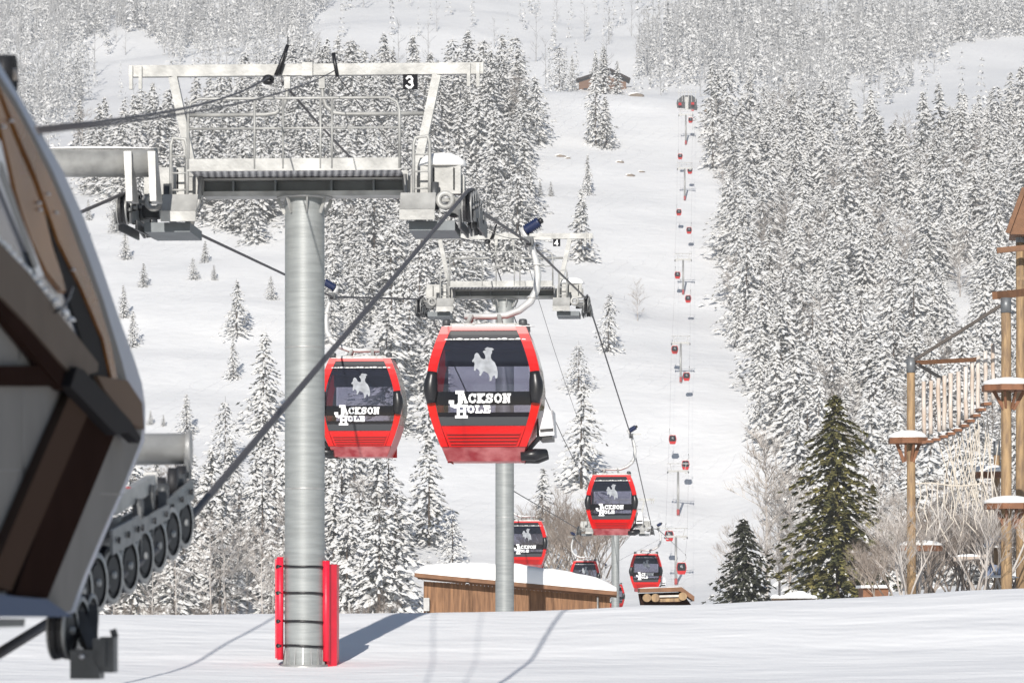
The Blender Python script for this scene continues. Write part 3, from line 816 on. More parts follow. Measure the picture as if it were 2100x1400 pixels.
def make_head():
    """everything on top of a lift tower; local z=0 is the top of the pole"""
    h = empty('lift_tower')
    mb = MB()                                   # crossarm: I beam + box ends
    mb.box(-1.5, 1.5, -.2, .2, .0, .075); mb.box(-1.5, 1.5, -.2, .2, .24, .27)
    mb.box(-1.5, 1.5, -.02, .02, .077, .238, 1)
    for s in (-1, 1):
        a, b = sorted((s * 1.5, s * 2.4)); mb.box(a, b, -.13, .13, .03, .3)
        for x in (.42, 1.05): mb.box(s * x - .015, s * x + .015, -.19, -.022, .077, .238, 1)
    mb.lathe([(0, -.02), (.42, -.02), (.42, .0), (0, .0)], 24, 0, Matrix.Translation((0, 0, -.004)))
    for k in range(8):
        a = k * math.pi / 4 + .2; mb.bar((.3 * math.cos(a), .3 * math.sin(a), -.25), (.4 * math.cos(a), .4 * math.sin(a), -.03), .02, .05)
    mb.build('crossarm', [M['galv'], M['beam']], h)
    mb = MB()                                   # walkway
    mb.box(-1.6, 1.5, -1.0, .3, .285, .31, 0)
    w = mb.build('walkway', M['grating'], h)
    mb = MB(); mb.box(-1.62, 1.52, -1.03, -1.005, .27, .45); mb.box(-1.62, 1.52, .305, .33, .28, .43)
    mb.build('kickboard', M['galv'], h)
    mb = MB(); mb.lump((.9, -.1, .43), .55, .18, .09, rnd=.2); mb.lump((-.6, -.2, .43), .5, .18, .05, rnd=.2)
    mb.build('snow_cap', M['snow'], h)
    mb = MB()                                   # lifting frame
    mb.bar((-2.64, 0, 1.9), (2.68, 0, 1.9), .13, .17)
    for s in (-1, 1):
        mb.bar((s * 1.98, 0, 1.81), (s * 1.66, 0, .3), .13, .13, up=(0, 1, 0))
        for x in (2.6, 2.46): mb.bar((s * x, -.09, 1.97), (s * x, -.09, 1.62), .05, .05)
        mb.tube([(s * .25, 0, 1.8), (s * .27, 0, 1.5), (s * .32, 0, 1.36), (s * .44, 0, 1.26), (s * .6, 0, 1.24), (s * 1.78, 0, 1.24)], .032, 8)
        mb.bar((s * .26, 0, 1.8), (s * .26, 0, 1.62), .09, .09)
    mb.bar((-.03, -.1, 1.9), (.13, -.1, 1.9), .04, .2)
    mb.build('lifting_frame', M['galv'], h)
    mb = MB()                                   # handrail
    y = -1.02
    for yy in (-1.02,):
        mb.tube([(-1.6, yy, .3), (-1.6, yy, 1.15), (-1.56, yy, 1.27), (-1.44, yy, 1.33), (1.35, yy, 1.33), (1.47, yy, 1.27), (1.51, yy, 1.15), (1.51, yy, .3)], .022, 6)
        mb.tube([(-1.6, yy, .89), (1.51, yy, .89)], .018, 6)
        for x in (-.62, -.2, .35, .52): mb.tube([(x, yy, .3), (x, yy, 1.33)], .018, 6)
    mb.build('handrail', M['galv'], h)
    for s in (-1, 1):
        mb = MB()
        x0, x1 = s * 1.68, s * 1.92
        mb.tube([(x0, -.6, -.4), (x0, -.6, .7), (x0 + s * .03, -.6, .8), (x1 - s * .03, -.6, .82), (x1, -.6, .72), (x1, -.6, -.4)], .026, 6)
        for z in (-.2, .05, .3, .55): mb.tube([(x0, -.6, z), (x1, -.6, z)], .016, 6)
        mb.build('ladder', M['galv'], h)
        mb = MB(); mb.tube([(s * 1.52, -.3, .3), (s * 1.55, -.3, -.1), (s * 1.75, -.3, -.45)], .035, 6); mb.build('brace', M['galvd'], h)
        mb = MB(); mb.tube([(s * 1.6, .2, .1), (s * 1.75, .2, -.45)], .035, 6); mb.build('brace', M['galvd'], h)
        mb = MB()
        a, b = sorted((s * 1.5, s * 2.02)); mb.box(a, b, -.95, -.9, -.45, -.3, 0)
        Mx = Matrix.Translation((0, -.88, -.3)) @ Matrix.Rotation(R(55), 4, 'X')
        mb.box(a, b, 0, .32, 0, .02, 0, Mx)
        for i in range(6):
            for j in range(3):
                xx = a + .06 + i * .08 + (j % 2) * .04; q = Mx @ Vector((xx, .06 + j * .1, -.012))
                mb.lump(q, .026, .026, .02, 1, 6, 2, 0)
        a, b = sorted((s * 1.62, s * 2.3)); mb.box(a, b, -.7, .5, -.58, -.44, 2)
        mb.build('step_platform', [M['galv'], M['white'], M['beam']], h)
        mb = MB()
        a, b = sorted((s * 1.76, s * 2.36)); mb.box(a, b, -.35, -.14, .0, .42)
        for x in (.2, .5): mb.tube([(a + x, -.37, .38), (a + x, -.37, .06)], .012, 5, 1)
        mb.build('junction_box', [M['galv'], M['black']], h)
        if s > 0:
            mb = MB(); mb.lump((2.07, -.24, .423), .36, .2, .2, rnd=.06, n=14); mb.build('snow_cap', M['snow'], h)
        mb = MB(); Mx = Matrix.Translation((s * 2.16, -.7, -.14)) @ Matrix.Rotation(R(90), 4, 'X')
        mb.lathe([(.07, -.04), (.14, -.04), (.14, .05), (.07, .05), (.07, -.04)], 18, 0, Mx)
        mb.bar((s * 2.1, -.7, -.14), (s * 2.5, -.5, -.1), .05, .05)
        mb.lathe([(0, 0), (.07, 0), (.07, .4), (0, .4)], 12, 1, Matrix.Translation((s * 1.98, -.5, -.25)))
        mb.build('rope_catcher', [M['galv'], M['steeldark']], h)
        train(h, s * 2.52, s)
    return h

def pole_part(parent, hgt, r0, r1):
    mb = MB(); mb.lathe([(r1, 0), (r1, -.03), (r0, -hgt)], 48)
    o = mb.build('pole', M['pole'], parent, recalc=False)
    mb = MB()
    for k in range(16):
        a = k * math.pi / 8; mb.prism([(r0 * math.cos(a) * .99, r0 * math.sin(a) * .99, -hgt + .32), (r0 * math.cos(a) * 1.12, r0 * math.sin(a) * 1.12, -hgt + .05), (r0 * math.cos(a) * .99, r0 * math.sin(a) * .99, -hgt + .05)],
                                      [(r0 * math.cos(a + .06) * .99, r0 * math.sin(a + .06) * .99, -hgt + .32), (r0 * math.cos(a + .06) * 1.12, r0 * math.sin(a + .06) * 1.12, -hgt + .05), (r0 * math.cos(a + .06) * .99, r0 * math.sin(a + .06) * .99, -hgt + .05)])
    mb.lathe([(0, -hgt - .05), (r0 * 1.2, -hgt - .05), (r0 * 1.2, -hgt + .05), (r0, -hgt + .05)], 32)
    b = mb.build('base_flange', M['galvd'], o)
    # weld seam rings
    mb = MB()
    for z in (-.32 * hgt, -.62 * hgt):
        rr = r1 + (r0 - r1) * (-z / hgt)
        mb.lathe([(rr + .001, z - .012), (rr + .006, z), (rr + .001, z + .012)], 48)
    mb.build('weld_seam', M['galvd'], o, recalc=False)
    return o

def sign_part(parent, ch):
    mb = MB(); mb.box(1.48, 1.70, -.1, -.075, 1.585, 1.812)
    o = mb.build('number_sign', mat('matt_black_sign', (.015, .015, .018), .8, spec=.05), parent)
    mb = MB(); letter(mb, ch, 1.52, 1.61, .12, .16, .03, lambda z: -.105)
    mb.build('numeral', M['white'], o)

T3Y, T4Y, T5Y = 51.0, 104.0, 234.0
head = make_head()
tw = {}
for num, Y, ptop, pbx, r0, r1 in ((3, T3Y, 405, 625, .30, .295), (4, T4Y, 613, 1035, .285, .28), (5, T5Y, 1081, 1262, .28, .27)):
    h = head if num == 3 else copy_tree(head)
    if num != 3:
        pass
    p = W(pbx, ptop, Y)
    h.location = p; h.rotation_euler = (0, 0, YAW)
    tw[num] = (h, p)
for num, (h, p) in tw.items():
    r0, r1 = {3: (.30, .295), 4: (.285, .28), 5: (.28, .27)}[num]
    hg = p.z - gz(p.x, p.y) + (.12 if num == 3 else .3)
    if num == 3: hg = p.z + .86
    pole_part(h, hg, r0, r1)
    if num in (3, 4): sign_part(h, str(num))
    tag(h, {3: 'large steel tower with thick round pole and number 3 sign', 4: 'steel gondola tower behind the big red cabin with the number 4 sign', 5: 'third steel gondola tower whose pole stands between the shed and the log rack'}[num], 'lift tower', 'steel towers of the gondola line')

# black cable clamp and mast on top of tower 3, part of the tower
def top_clamp(h, ch):
    mb = MB()
    mb.lump((-.52, -.2, 1.72), .1, .1, .09, 0, 10, 4, .2); mb.lump((-.52, -.2, 1.72), .1, .1, -.07, 0, 10, 4, .2)
    mb.tube([(-.42, -.15, 1.8), (-.34, -.12, 2.0), (-.24, -.12, 2.26)], .03, 6)
    mb.tube([(-.24, -.12, 2.26), (-.27, -.12, 2.1), (-.36, -.12, 1.82)], .016, 6)
    mb.tube([(-.24, -.12, 2.24), (-.235, -.12, 2.38)], .01, 5)
    mb.build('cable_clamp', M['black'], h)
    mb = MB(); mb.tube([(.44, -.1, 2.14), (.47, -.1, 1.95), (.5, -.1, 1.78)], .028, 6)
    mb.build('short_mast', M['black'], h)
top_clamp(tw[3][0], 3); top_clamp(tw[4][0], 4)

# ---- red crash pads and straps on tower 3
pb = tw[3][1]; pz = gz(pb.x, pb.y)
def pad(px0, px1, py0, py1, depth, label, face):
    Y = 51.0; e = empty('crash_pad', (pb.x, pb.y, -.85), 0); tag(e, label, 'crash pad', 'red pads strapped to tower 3')
    x0, x1 = (px0 - 625) / 137.2, (px1 - 625) / 137.2
    z0, z1 = (1367 - py1) / 137.2, (1367 - py0) / 137.2
    mb = MB()
    if face < 0:
        mb.tube([(x1 - .04, -.1, z0), (x1 - .04, -.1, z1)], .05, 8)
        mb.box(x0, x0 + .055, -.08, .5, z0 + .02, z1 - .03)
    else:
        mb.tube([(x0 + .05, -.12, z0 + .08), (x0 + .05, -.12, z1)], .055, 8)
        A = [(x0 + .06, -.1), (x1, .1), (x1, .75), (x1 - .1, .75), (x0 + .02, .0)]
        mb.prism([(a, b, z0 - .0) for a, b in A], [(a, b, z1 - .05) for a, b in A])
    mb.build('pad_cover', M['pad'], e)
    return e
pl = pad(565, 581, 1142, 1352, .5, 'red crash pad on the left side of the tower 3 pole', -1)
pr = pad(663, 690, 1150, 1366, .5, 'wider red crash pad on the right side of the tower 3 pole', 1)
for i, py in enumerate((1160, 1214, 1272, 1322)):
    z = (1367 - py) / 137.2
    mb = MB(); pp = []
    for k in range(19):
        a = math.pi + math.pi * k / 18
        pp.append((.315 * math.cos(a), .315 * math.sin(a), z + .005 * math.cos(k * .5 + i) - k * .0015))
    mb.tube([(-.4, -.05, z)] + pp + [(.33, -.08, z - .03)], .019, 6)
    mb.lump((-.38, -.12, z - .01), .05, .04, .035, rnd=.2); mb.lump((-.38, -.12, z - .01), .05, .04, -.04, rnd=.2)
    mb.build('strap', M['black'], pl)

# ------------------------------------------------------------------ gondola cabins
CZ = [0, .27, .57, .86, 1.15, 1.45, 1.85, 2.14, 2.43, 2.65]
CW_ = [.74, .85, .965, 1.06, 1.13, 1.15, 1.10, 1.025, .925, .83]
def cw(z): return float(np.interp(z, CZ, CW_))
def yf(z, off=0): return -1.0 + .09 * ((z - 1.35) / 1.3) ** 2 - off

def fpanel(mb, z0, z1, wl, wr, off, m=0, nz=10, thick=.02):
    """curved panel on the front: between lateral limits wl(z)..wr(z)"""
    a, b = [], []
    for i in range(nz + 1):
        z = z0 + (z1 - z0) * i / nz
        a.append((wl(z), wr(z), z))
    vs = []
    for (l, r, z) in a:
        for x in (l, r):
            vs.append((x, yf(z, off), z))
    for (l, r, z) in a:
        for x in (l, r):
            vs.append((x, yf(z, off) + thick, z))
    n = 2 * (nz + 1); fs = []
    for i in range(nz):
        q = 2 * i
        fs.append((q, q + 1, q + 3, q + 2)); fs.append((n + q, n + q + 2, n + q + 3, n + q + 1))
        fs.append((q, q + 2, n + q + 2, n + q)); fs.append((q + 1, n + q + 1, n + q + 3, q + 3))
    fs.append((0, n, n + 1, 1)); fs.append((2 * nz, 2 * nz + 1, n + 2 * nz + 1, n + 2 * nz))
    mb.add(vs, fs, m, False)

# bucking horse and rider silhouette (x, z), unit about 1 high
HORSE = [(0.478, 0.944), (0.591, 1.000), (0.667, 0.981), (0.780, 0.972), (0.855, 0.925), (0.767, 0.897), (0.780, 0.832), (0.730, 0.776), (0.730, 0.673), (0.780, 0.617), (0.874, 0.551), (0.956, 0.421), (1.000, 0.257), (0.987, 0.103), (0.918, 0.075), (0.868, 0.178), (0.799, 0.140), (0.755, 0.019), (0.679, 0.000), (0.686, 0.117), (0.629, 0.224), (0.528, 0.271), (0.440, 0.299), (0.390, 0.234), (0.340, 0.159), (0.277, 0.168), (0.302, 0.262), (0.239, 0.346), (0.164, 0.374), (0.126, 0.299), (0.075, 0.318), (0.075, 0.421), (0.101, 0.505), (0.063, 0.579), (0.025, 0.551), (0.000, 0.607), (0.075, 0.673), (0.101, 0.785), (0.164, 0.832), (0.239, 0.813), (0.289, 0.757), (0.340, 0.682), (0.440, 0.645), (0.516, 0.664), (0.509, 0.748), (0.465, 0.822), (0.415, 0.850), (0.453, 0.897), (0.541, 0.907)]

def emblem_mesh(cx, z0, h, sgn=1):
    import bmesh
    bm = bmesh.new()
    pts = [(cx + (x - .5) * h * .75, z0 + z * h) for x, z in HORSE]
    fv = [bm.verts.new((x, yf(z, .022) , z)) for x, z in pts]
    f = bm.faces.new(fv); bmesh.ops.triangulate(bm, faces=[f])
    r = bmesh.ops.extrude_face_region(bm, geom=bm.faces[:])
    for v in r['geom']:
        if isinstance(v, bmesh.types.BMVert): v.co.y -= .004
    bmesh.ops.recalc_face_normals(bm, faces=bm.faces)
    me = bpy.data.meshes.new('emblem'); bm.to_mesh(me); bm.free(); me.materials.append(M['emblem'])
    return me

def make_cabin(side):
    e = empty('gondola_cabin')
    # body: side walls, roof, floor
    mb = MB()
    rings = []
    for (y, s, dz) in ((-.83, .985, 0), (-.75, 1.0, 0), (.75, 1.0, 0), (.86, .97, 0)):
        rings.append([(cw(z) * s, y + (0 if abs(y) < .8 else (.0)), z) for z in CZ])
    for sg in (1, -1):
        for i in range(3):
            a, b = rings[i], rings[i + 1]
            for j in range(len(CZ) - 1):
                zm = (CZ[j] + CZ[j + 1]) / 2
                if i == 1 and .86 <= CZ[j] and CZ[j + 1] <= 2.43: continue    # side windows
                vs = [(sg * a[j][0], a[j][1], a[j][2]), (sg * b[j][0], b[j][1], b[j][2]), (sg * b[j + 1][0], b[j + 1][1], b[j + 1][2]), (sg * a[j + 1][0], a[j + 1][1], a[j + 1][2])]
                mb.add(vs, [(0, 1, 2, 3)], 0, False)
    mb.box(-.83, .83, -.84, .86, 2.6, 2.66, 0)
    mb.box(-.7, .7, -.55, .8, .02, .08, 0)
    # back frame
    for sg in (1, -1):
        for j in range(1, len(CZ) - 1):
            z0, z1 = CZ[j], CZ[j + 1]
            mb.add([(sg * cw(z0) * .97, .86, z0), (sg * (cw(z0) - .2), .9, z0), (sg * (cw(z1) - .2), .9, z1), (sg * cw(z1) * .97, .86, z1)], [(0, 1, 2, 3)], 0)
    mb.box(-.85, .85, .85, .9, .03, .75, 0); mb.box(-.9, .9, .87, .91, 1.99, 2.3, 1); mb.box(-.8, .8, .87, .91, 2.303, 2.62, 1)
    mb.box(-.98, -.84, .9, .93, .75, 2.2, 1); mb.box(.84, .98, .9, .93, .75, 2.2, 1)
    body = mb.build('body', [M['redside'], M['greyp']], e, recalc=False)
    # front frame
    mb = MB()
    for sg in (1, -1):
        lo = lambda z: sg * cw(z); hi = lambda z: sg * (cw(z) - .15 - .025 * (z - .3))
        fpanel(mb, .27, 2.65, lo if sg < 0 else hi, hi if sg < 0 else lo, .03, 0, 16, .2)
    fpanel(mb, 2.57, 2.65, lambda z: -.72, lambda z: .72, .028, 0, 2, .15)
    fpanel(mb, .27, .68, lambda z: -cw(z) + .165, lambda z: cw(z) - .165, .02, 0, 4, .12)
    for z in (.32, .385, .45, .515):
        fpanel(mb, z, z + .035, lambda q: -cw(q) + .22, lambda q: cw(q) - .22, .06, 0, 1, .05)
        fpanel(mb, z - .014, z - .002, lambda q: -cw(q) + .22, lambda q: cw(q) - .22, .05, 1, 1, .04)
    ff = mb.build('front_frame', [M['red'], M['darkred']], e)
    mb = MB()
    mb.prism([(-cw(.27) + .02, yf(.27, .0), .265), (cw(.27) - .02, yf(.27, .0), .265), (.74, -.62, 0), (-.74, -.62, 0)],
             [(-cw(.27) + .02, yf(.27) + .04, .265), (cw(.27) - .02, yf(.27) + .04, .265), (.74, -.58, 0), (-.74, -.58, 0)])
    mb.build('chin_panel', M['pinkred'], e)
    # windscreen
    mb = MB()
    il = lambda z: -(cw(z) - .15 - .025 * (z - .3)) + .002; ir = lambda z: (cw(z) - .15 - .025 * (z - .3)) - .002
    fpanel(mb, .685, 2.565, il, ir, .0, 0, 16, .012)
    ws = mb.build('windscreen', M['glass'], e)
    mb = MB()
    fpanel(mb, .69, .86, il, ir, .012, 0, 3, .01)
    o = mb.build('lower_trim', M['greyp'], ws)
    mb = MB()
    fpanel(mb, 1.09, 1.36, il, ir, .010, 0, 3, .008); fpanel(mb, .865, .95, il, ir, .010, 0, 2, .008)
    fpanel(mb, 2.40, 2.56, il, ir, .010, 0, 2, .008); fpanel(mb, 2.2, 2.3, lambda z: -.8, lambda z: .8, -.03, 0, 2, .008)
    mb.build('dark_band', M['navy'], ws)
    mb = MB()
    rg = random.Random(4); x = -.78
    while x < .78:
        w = rg.uniform(.05, .16); mb.lump((x + w / 2, yf(2.4, .02), 2.385), w * .6, .025, rg.uniform(.02, .045), 0, 6, 2); x += w
    x = -.8
    while x < .8:
        w = rg.uniform(.1, .25); mb.lump((x + w / 2, -.78, 2.66), w * .7, .1, rg.uniform(.02, .05), 0, 8, 2); x += w
    mb.build('snow_rim', M['snow'], e)
    # lettering: JACKSON over HOLE with tall J and H
    mb = MB(); yy = lambda z: yf(z, .028)
    letter(mb, 'J', -.66, 1.09, .24, .255, .066, yy)
    x = -.46
    for ch in 'ACKSON':
        letter(mb, ch, x, 1.15, .135, .15, .04, yy); x += .171
    letter(mb, 'H', -.54, .86, .21, .215, .055, yy)
    x = -.31
    for ch in 'OLE':
        letter(mb, ch, x, .95, .125, .12, .036, yy); x += .16
    mb.build('lettering', M['white'], ws)
    em = put_mesh('emblem', emblem_mesh(.03, 1.56, .68), ws)
    # rear glass, side glass, seats
    mb = MB(); mb.add([(-.84, .885, .75), (.84, .885, .75), (.78, .885, 2.36), (-.78, .885, 2.36)], [(0, 1, 2, 3)])
    mb.build('rear_window', M['backglass'], e)
    for sg in (1, -1):
        mb = MB()
        for z0, z1 in ((.86, 1.15), (1.15, 1.45), (1.45, 1.85), (1.85, 2.14), (2.14, 2.43)):
            mb.add([(sg * cw(z0), -.75, z0), (sg * cw(z0), .75, z0), (sg * cw(z1), .75, z1), (sg * cw(z1), -.75, z1)], [(0, 1, 2, 3)])
        mb.build('side_window', M['glass'], e, recalc=False)
    mb = MB(); mb.box(-.85, .85, .35, .8, .5, .6); mb.box(-.85, .85, .72, .82, .6, 1.0); mb.box(-.85, .85, -.72, -.35, .5, .6)
    mb.build('seat', M['greyp'], e)
    for sg in (1, -1):
        mb = MB(); n = 9; pts = []; rr = []
        for q in range(n):
            t = q / (n - 1); z = 1.13 + .62 * t
            pts.append((sg * (cw(z) - .1), yf(z, .05), z)); rr.append(.14 * math.sin(math.pi * min(max(t, .1), .9)) ** .3)
        mb.tube(pts, rr, 14)
        mb.build('bumper', M['black'], e)
    # roof gear and hanger
    mb = MB()
    for sg in (1, -1):
        mb.lathe([(0, 0), (.09, 0), (.085, .12), (.07, .16), (0, .17)], 12, 0, Matrix.Translation((sg * .76, -.6, 2.66)))
        mb.lathe([(0, 0), (.09, 0), (.085, .12), (.07, .16), (0, .17)], 12, 0, Matrix.Translation((sg * .76, .6, 2.66)))
    mb.bar((-.72, -.62, 2.72), (.72, -.62, 2.72), .04, .04, 1); mb.bar((-.72, .62, 2.72), (.72, .62, 2.72), .04, .04, 1)
    for y in (-.3, .3):
        mb.bar((-.4, y, 2.66), (-.3, y * .3, 2.95), .08, .05, 1); mb.bar((.3, y, 2.66), (.25, y * .3, 2.95), .08, .05, 1)
    mb.build('roof_frame', [M['steeldark'], M['galv']], e)
    s = side
    mb = MB()
    hp = [(-.45, 2.94), (.1, 2.93), (.4, 2.95), (.66, 3.05), (.88, 3.22), (1.0, 3.45), (1.03, 3.75), (.99, 4.05), (.9, 4.32), (.78, 4.55), (.7, 4.7)]
    mb.tube([(s * x, 0, z) for x, z in hp], [.075, .08, .088, .095, .1, .095, .09, .085, .085, .085, .08], 10, 0, True, .8)
    for x, z in ((.93, 3.3), (1.02, 3.95)): mb.lump((s * x, 0, z), .14, .13, .05, 0, 10, 2, 0)
    hg = mb.build('hanger', M['hanger'], e)
    mb = MB()
    ax = Vector((s * .75, -.05, 4.62)); d = Vector((s * .42, -.1, .25)).normalized()
    Mx = Matrix.Translation(ax) @ d.to_track_quat('Z', 'Y').to_matrix().to_4x4()
    pr = []
    for i in range(16): pr.append((.09 + .03 * (i % 2), .04 + i * .021))
    mb.lathe([(0, .02)] + pr + [(0, .38)], 14, 0, Mx)
    mb.lathe([(0, .36), (.06, .36), (.06, .44), (0, .46)], 10, 1, Mx)
    mb.build('spring', [M['blue'], M['black']], hg)
    mb = MB()
    mb.box(s * .85 - .09, s * .85 + .09, -.25, .25, 4.33, 4.5); mb.box(s * .85 - .05, s * .85 + .05, -.4, .4, 4.36, 4.44)
    mb.bar((s * .9, .1, 4.5), (s * 1.3, .1, 4.5), .05, .06, 1)
    mb.build('grip', [M['steeldark'], M['galv']], hg)
    # ski rack on the door side
    mb = MB()
    Mx = Matrix.Rotation(R(-4 * s), 4, 'Y')
    a, b = sorted((s * 1.12, s * 1.42))
    mb.box(a, b, -.55, .6, .42, .92, 0, Mx); mb.box(a + .02, b - .02, -.57, -.55, .5, .56, 1, Mx)
    mb.box(min(a, b) - .0, b - .05, -.5, .6, .34, .42, 1, Mx)
    mb.bar((s * 1.05, -.3, .4), (s * 1.05, -.3, 1.4), .05, .08, 1)
    rk = mb.build('ski_rack', [M['alum'], M['black']], e)
    mb = MB()
    mb.tube([(s * .72, -.75, .1), (s * 1.0, -.72, .12), (s * 1.22, -.6, .16)], [.12, .15, .1], 10, 0, True, .85)
    mb.tube([(s * .72, .5, .1), (s * 1.0, .55, .12), (s * 1.2, .6, .16)], [.12, .15, .1], 10, 0, True, .85)
    mb.bar((s * .85, -.6, .2), (s * 1.1, -.5, .5), .08, .08)
    mb.build('rack_foot', M['black'], rk)
    return e

cabR = make_cabin(1); cabL = make_cabin(-1)
gripsR, gripsL = [], []
usedR = usedL = False
def place_cabin(side, cx, bot, Y, sc, label):
    global usedR, usedL
    if side > 0:
        o = cabR if not usedR else copy_tree(cabR); usedR = True
    else:
        o = cabL if not usedL else copy_tree(cabL); usedL = True
    p = W(cx, bot, Y)
    o.location = p; o.rotation_euler = (0, 0, YAW); o.scale = (sc,) * 3
    tag(o, label, 'gondola cabin', 'red and black gondola cabins on the line')
    g = Matrix.Translation(p) @ Matrix.Rotation(YAW, 4, 'Z') @ Matrix.Scale(sc, 4) @ Vector((side * .85, 0, 4.4))
    (gripsR if side > 0 else gripsL).append(g)
    return o
place_cabin(1, 998, 948, 68.5, 1.0, 'biggest red and black gondola cabin, with a silver ski rack, in front of tower 4')
place_cabin(1, 1255, 1097, 152, 1.0, 'red gondola cabin hanging over the third pole, second nearest on the ascending side')
place_cabin(1, 1325, 1213, 240, 1.0, 'red gondola cabin hanging just above the log rack')
place_cabin(-1, 745, 938, 86, .92, 'red gondola cabin with a sun glint on its window, beside the thick tower pole')
place_cabin(-1, 1081, 1167, 176, .93, 'red gondola cabin half hidden behind the pole of tower 4, above the shed roof')
place_cabin(-1, 1200, 1222, 240, .93, 'red gondola cabin of which only the top rises over the shed roof')
place_cabin(-1, 1259, 1250, 330, .93, 'red gondola cabin mostly hidden behind the third pole at the right end of the shed')

# ---- far line: towers and cabins
def far_profile_Y(px, pyc, hgt):
    """distance where something hgt metres above the slope shows at (px, pyc)"""
    Ys = YS[(YS > 700) & (YS < 1330)]
    X = (px - CX) / F * Ys
    y = HY - F * (ground(X, Ys) + hgt) / Ys
    return float(Ys[np.argmax(y <= pyc)])
def make_far_tower():
    e = empty('lift_tower')
    mb = MB(); mb.tube([(0, 0, -1), (0, 0, 11)], [.34, .26], 12); mb.build('pole', M['galvd'], e)
    mb = MB(); mb.tube([(0, 0, .2), (0, 0, 1.6)], .36, 10); mb.build('crash_pad', M['farpad'], e)
    mb = MB(); mb.box(-2.5, 2.5, -.2, .2, 10.8, 11.3); mb.build('crossarm', M['galvd'], e)
    mb = MB()
    mb.bar((-2.7, 0, 12.9), (2.7, 0, 12.9), .16, .2)
    for s in (-1, 1):
        mb.bar((s * 1.98, 0, 12.85), (s * 1.66, 0, 11.2), .14, .14)
        mb.tube([(s * 1.5, 0, 12.2), (0, 0, 12.2)], .04, 5)
    mb.build('lifting_frame', M['galv'], e)
    for s in (-1, 1):
        mb = MB(); mb.box(s * 2.55 - .15, s * 2.55 + .15, -1.4, 1.4, 10.55, 10.95); mb.build('sheave_train', M['steeldark'], e)
        mb = MB(); mb.box(s * 1.9 - .3, s * 1.9 + .3, -.7, -.2, 10.4, 10.6); mb.build('step_platform', M['galvd'], e)
    return e
ft = make_far_tower()
fartw = []
pos = ['lowest one, right above the log rack', 'second lowest', 'third up the slope, level with the big cabin', 'fourth up the slope, level with tower 4', 'fifth up the slope', 'highest, just below the top terminal']
for i, (px, py) in enumerate([(1395, 1200), (1397, 1060), (1400, 785), (1402, 605), (1405, 412), (1408, 300)]):
    Y = invert(px, py); X = liftX(Y)
    o = ft if i == 0 else copy_tree(ft)
    o.location = (X, Y, gz(X, Y)); o.rotation_euler = (0, 0, YAW)
    tag(o, 'small far tower with a red foot, ' + pos[i], 'lift tower', 'far steel towers up the ski run')
    fartw.append((X, Y, gz(X, Y) + 11.1))
def make_far_cabin(side):
    e = empty('gondola_cabin')
    mb = MB()
    prof = [(0, .75), (.57, 1.02), (.86, 1.1)]
    def ring(zs):
        vs = []
        for z in zs:
            w = cw(z); vs += [(-w, yf(z), z), (w, yf(z), z), (w, .9, z), (-w, .9, z)]
        return vs
    def loft(zs, m):
        vs = ring(zs); fs = []
        for i in range(len(zs) - 1):
            for k in range(4): fs.append((4 * i + k, 4 * i + (k + 1) % 4, 4 * i + 4 + (k + 1) % 4, 4 * i + 4 + k))
        fs += [(3, 2, 1, 0), tuple(4 * (len(zs) - 1) + k for k in range(4))]
        mb.add(vs, fs, m)
    loft([0, .27, .57, .8], 0); loft([2.5, 2.65], 0)
    for s in (-1, 1):
        for z0, z1 in ((.8, 1.45), (1.45, 2.0), (2.0, 2.5)):
            mb.bar((s * (cw(z0) - .08), yf(z0), z0), (s * (cw(z1) - .08), yf(z1), z1), .16, .1, 0, up=(0, 1, 0))
    mb.build('body', M['red'], e)
    mb = MB(); loft([.81, 1.15, 1.6, 2.0, 2.49], 0)
    mb.v = [(x * .93, y * .97, z) for x, y, z in mb.v]
    w = mb.build('windscreen', M['navy'], e)
    em = put_mesh('emblem', emblem_mesh(0, 1.35, .8), w); em.location = (0, -.01, 0)
    mb = MB(); mb.box(-.8, .8, -.8, .85, 2.66, 2.74); mb.build('snow_cap', M['snow'], e)
    mb = MB(); s = side
    mb.tube([(0, 0, 2.7), (s * .6, 0, 2.95), (s * .98, 0, 3.4), (s * .98, 0, 4.0), (s * .85, 0, 4.4)], .07, 6)
    mb.box(s * .85 - .12, s * .85 + .12, -.3, .3, 4.3, 4.55, 1)
    mb.build('hanger', [M['galv'], M['steeldark']], e)
    return e
fR, fL = make_far_cabin(1), make_far_cabin(-1)
ordn = ['lowest', 'second lowest', 'third from below', 'fourth from below', 'fifth from below', 'sixth from below', 'highest']
def put_far(side, lst):
    for i, (px, pyc) in enumerate(lst):
        Y = far_profile_Y(px, pyc, 7.6)
        X = liftX(Y) + side * (GA - .85)
        src = fR if side > 0 else fL
        o = src if i == 0 else copy_tree(src)
        zg = gz(X, Y) + 7.6 - 1.33
        sc_ = .92 - .2 * i / len(lst); o.scale = (sc_,) * 3
        o.location = (X, Y, zg); o.rotation_euler = (0, 0, YAW)
        tag(o, 'tiny red gondola cabin far up the ski run, %s on the %s strand' % (ordn[i] if i < len(lst) - 1 else 'highest', 'right' if side > 0 else 'left'), 'gondola cabin', 'distant gondola cabins up the ski run')
        g = Vector((X, Y, zg)) + Vector((side * .85, 0, 4.4)) * sc_
        (gripsR if side > 0 else gripsL).append(g)
put_far(1, [(1415, 1163), (1416, 955), (1417, 772), (1418, 613), (1418, 472), (1420, 350), (1418, 246)])
put_far(-1, [(1371, 1100), (1378, 900), (1381, 717), (1384, 563), (1387, 435), (1389, 320)])

